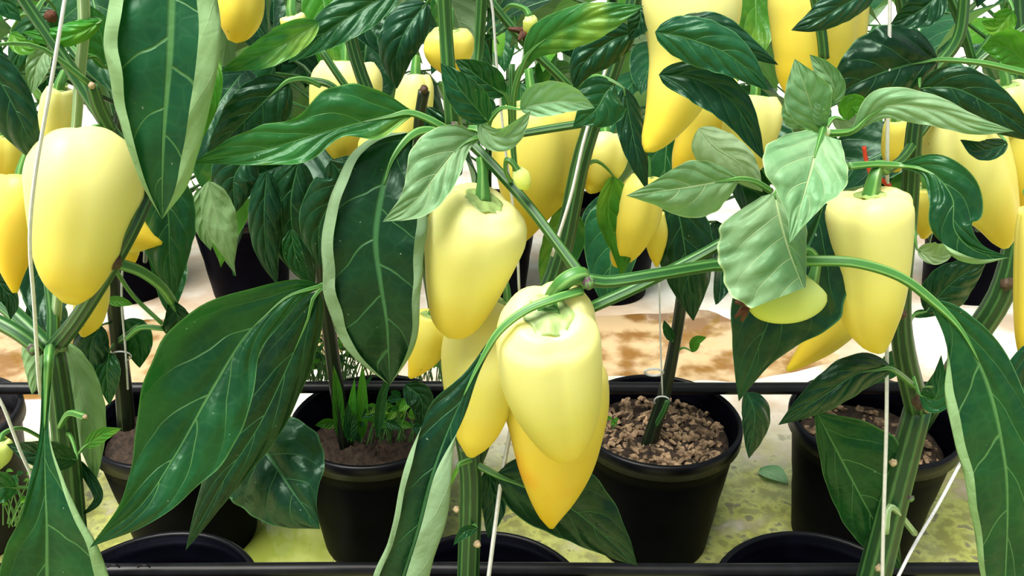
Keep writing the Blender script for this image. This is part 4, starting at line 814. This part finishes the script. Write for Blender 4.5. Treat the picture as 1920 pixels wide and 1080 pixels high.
def flat_leaf(parent, c, L, wd, ang, mat):
    V, Fc, U = [], [], []; n = 12
    for j in range(n + 1):
        v = j / n
        for i in range(-3, 4):
            u = i / 3; hw = wd * shape_w(v)
            p = Vector((u * hw, L * v, 0.003 + .006 * math.sin(v * 3.1) + .004 * abs(u)))
            p.rotate(Quaternion((0, 0, 1), ang)); V.append(c + p); U.append((.5 + .5 * u, v))
    for j in range(n):
        for i in range(6): Fc.append((j * 7 + i, j * 7 + i + 1, (j + 1) * 7 + i + 1, (j + 1) * 7 + i))
    return mesh_obj('blade', V, Fc, mat, parent, U, origin=c)
flat_leaf(fo, onfloor(1425, 1.23), .055, .022, math.radians(-140), LM['pale'])

# ------------------------------------------------------------------ foliage of the plants behind
def template(seed, mat):
    """unit-length leaf along +Y, upper side +Z"""
    rn = random.Random(seed); nv, nu = 14, 4; V, Fc, U = [], [], []
    droop, fold, wv, ph = rn.uniform(.25, .7), rn.uniform(.1, .45), rn.uniform(.02, .06), rn.uniform(0, 6)
    hw0 = rn.uniform(.22, .30)
    for j in range(nv + 1):
        v = j / nv; a = droop * v * 1.2
        cy, cz = math.sin(a) / (droop * 1.2) , -(1 - math.cos(a)) / (droop * 1.2)
        for i in range(-nu, nu + 1):
            u = i / nu; hw = hw0 * shape_w(v)
            V.append((u * hw, cy, cz + abs(u) * hw * fold + wv * u * u * math.sin(9 * v + ph + (2 if u > 0 else 0)))); U.append((.5 + .5 * u, v))
    W = 2 * nu + 1
    for j in range(nv):
        for i in range(W - 1): Fc.append((j * W + i, j * W + i + 1, (j + 1) * W + i + 1, (j + 1) * W + i))
    me = bpy.data.meshes.new('leaf'); me.from_pydata([(x * .13, y * .13, z * .13) for x, y, z in V], [], Fc)
    lay = me.uv_layers.new(name='UVMap')
    for p in me.polygons:
        for li, vi in zip(p.loop_indices, p.vertices): lay.data[li].uv = U[vi]
    me.polygons.foreach_set('use_smooth', [True] * len(me.polygons)); me.materials.append(LM[mat]); me.update(); return me
TPL = [template(i, m) for i, m in enumerate(('dark', 'mid', 'dark', 'mid', 'lit', 'mot', 'mid', 'dark'))]
def foliage(root, cx, cy, h0, h1, n, rad, seed, stems=True, size=(.09, .16), base=None):
    rn = random.Random(seed); SV, SF, SU = [], [], []
    def add(path, r):
        v, f, u = tube_data(path, r, 6); b = len(SV); SV.extend(v); SU.extend(u); SF.extend(tuple(b + i for i in q) for q in f)
    top = h1
    if stems: add([Vector((cx, cy, base if base is not None else .18)), Vector((cx + .01, cy, (h0 + top) / 2)), Vector((cx - .02, cy, top))], [.009, .007, .005])
    for i in range(n):
        a = rn.uniform(0, 6.283); h = rn.uniform(h0, h1); r = rad * (.35 + .65 * rn.random()) * (0.7 if h > h1 - .08 else 1)
        p0 = Vector((cx, cy, h - rn.uniform(.02, .07))); p1 = Vector((cx + r * math.cos(a), cy + r * math.sin(a), h + rn.uniform(-.01, .03)))
        add([p0, (p0 + p1) / 2 + Vector((0, 0, .015)), p1], [.0028, .0022, .0018])
        o = bpy.data.objects.new('leaf', TPL[rn.randrange(8)]); C.objects.link(o)
        L = rn.uniform(*size) / .13; o.scale = (L, L, L)
        o.rotation_euler = (rn.uniform(-1.15, -.1), rn.uniform(-.5, .5), a - math.pi / 2 + rn.uniform(-.6, .6))
        o.location = p1; attach(o, root)
    mesh_obj('stems', SV, SF, SM['branch'], root, SU, origin=(cx, cy, h0))
foliage(PE, potE.x, D2R, .53, .98, 46, .16, 11, False)
foliage(PF, potF.x, D2R, .53, .98, 46, .16, 12, False)
foliage(PG, potG.x, D2R, .53, .98, 46, .16, 13, False)
foliage(PI, potI.x + .08, D2R, .53, .98, 44, .16, 14, False)
foliage(PI, potI.x + .26, D2R, .50, .98, 16, .14, 15, False)
names = ['far pepper plant behind the left front plant', 'far pepper plant behind the hanging grey leaves', 'far pepper plant behind the tall leaf at upper middle', 'far pepper plant behind the middle ribbed stem',
         'far pepper plant above the brown puddle', 'far pepper plant behind the pale young shoot', 'far pepper plant at the upper right edge']
for i, x_ in enumerate((60, 450, 700, 915, 1150, 1480, 1840)):
    b = onfloor(x_, D3R, .18)
    r = thing('pepper_plant', names[i], 'plant', b, 'far row of pepper plants')
    foliage(r, b.x, D3R, .36, .98, 46, .22, 30 + i, True, (.10, .18))
for i in range(7):
    b = onfloor(-100 + i * 350, D4R, 0)
    r = thing('pepper_plant', 'pepper plant in the rearmost row, %s from the left' % ('first', 'second', 'third', 'fourth', 'fifth', 'sixth', 'seventh')[i], 'plant', b, 'rearmost row of pepper plants')
    foliage(r, b.x, D4R, .30, 1.0, 34, .26, 50 + i, True, (.11, .2), 0.0)
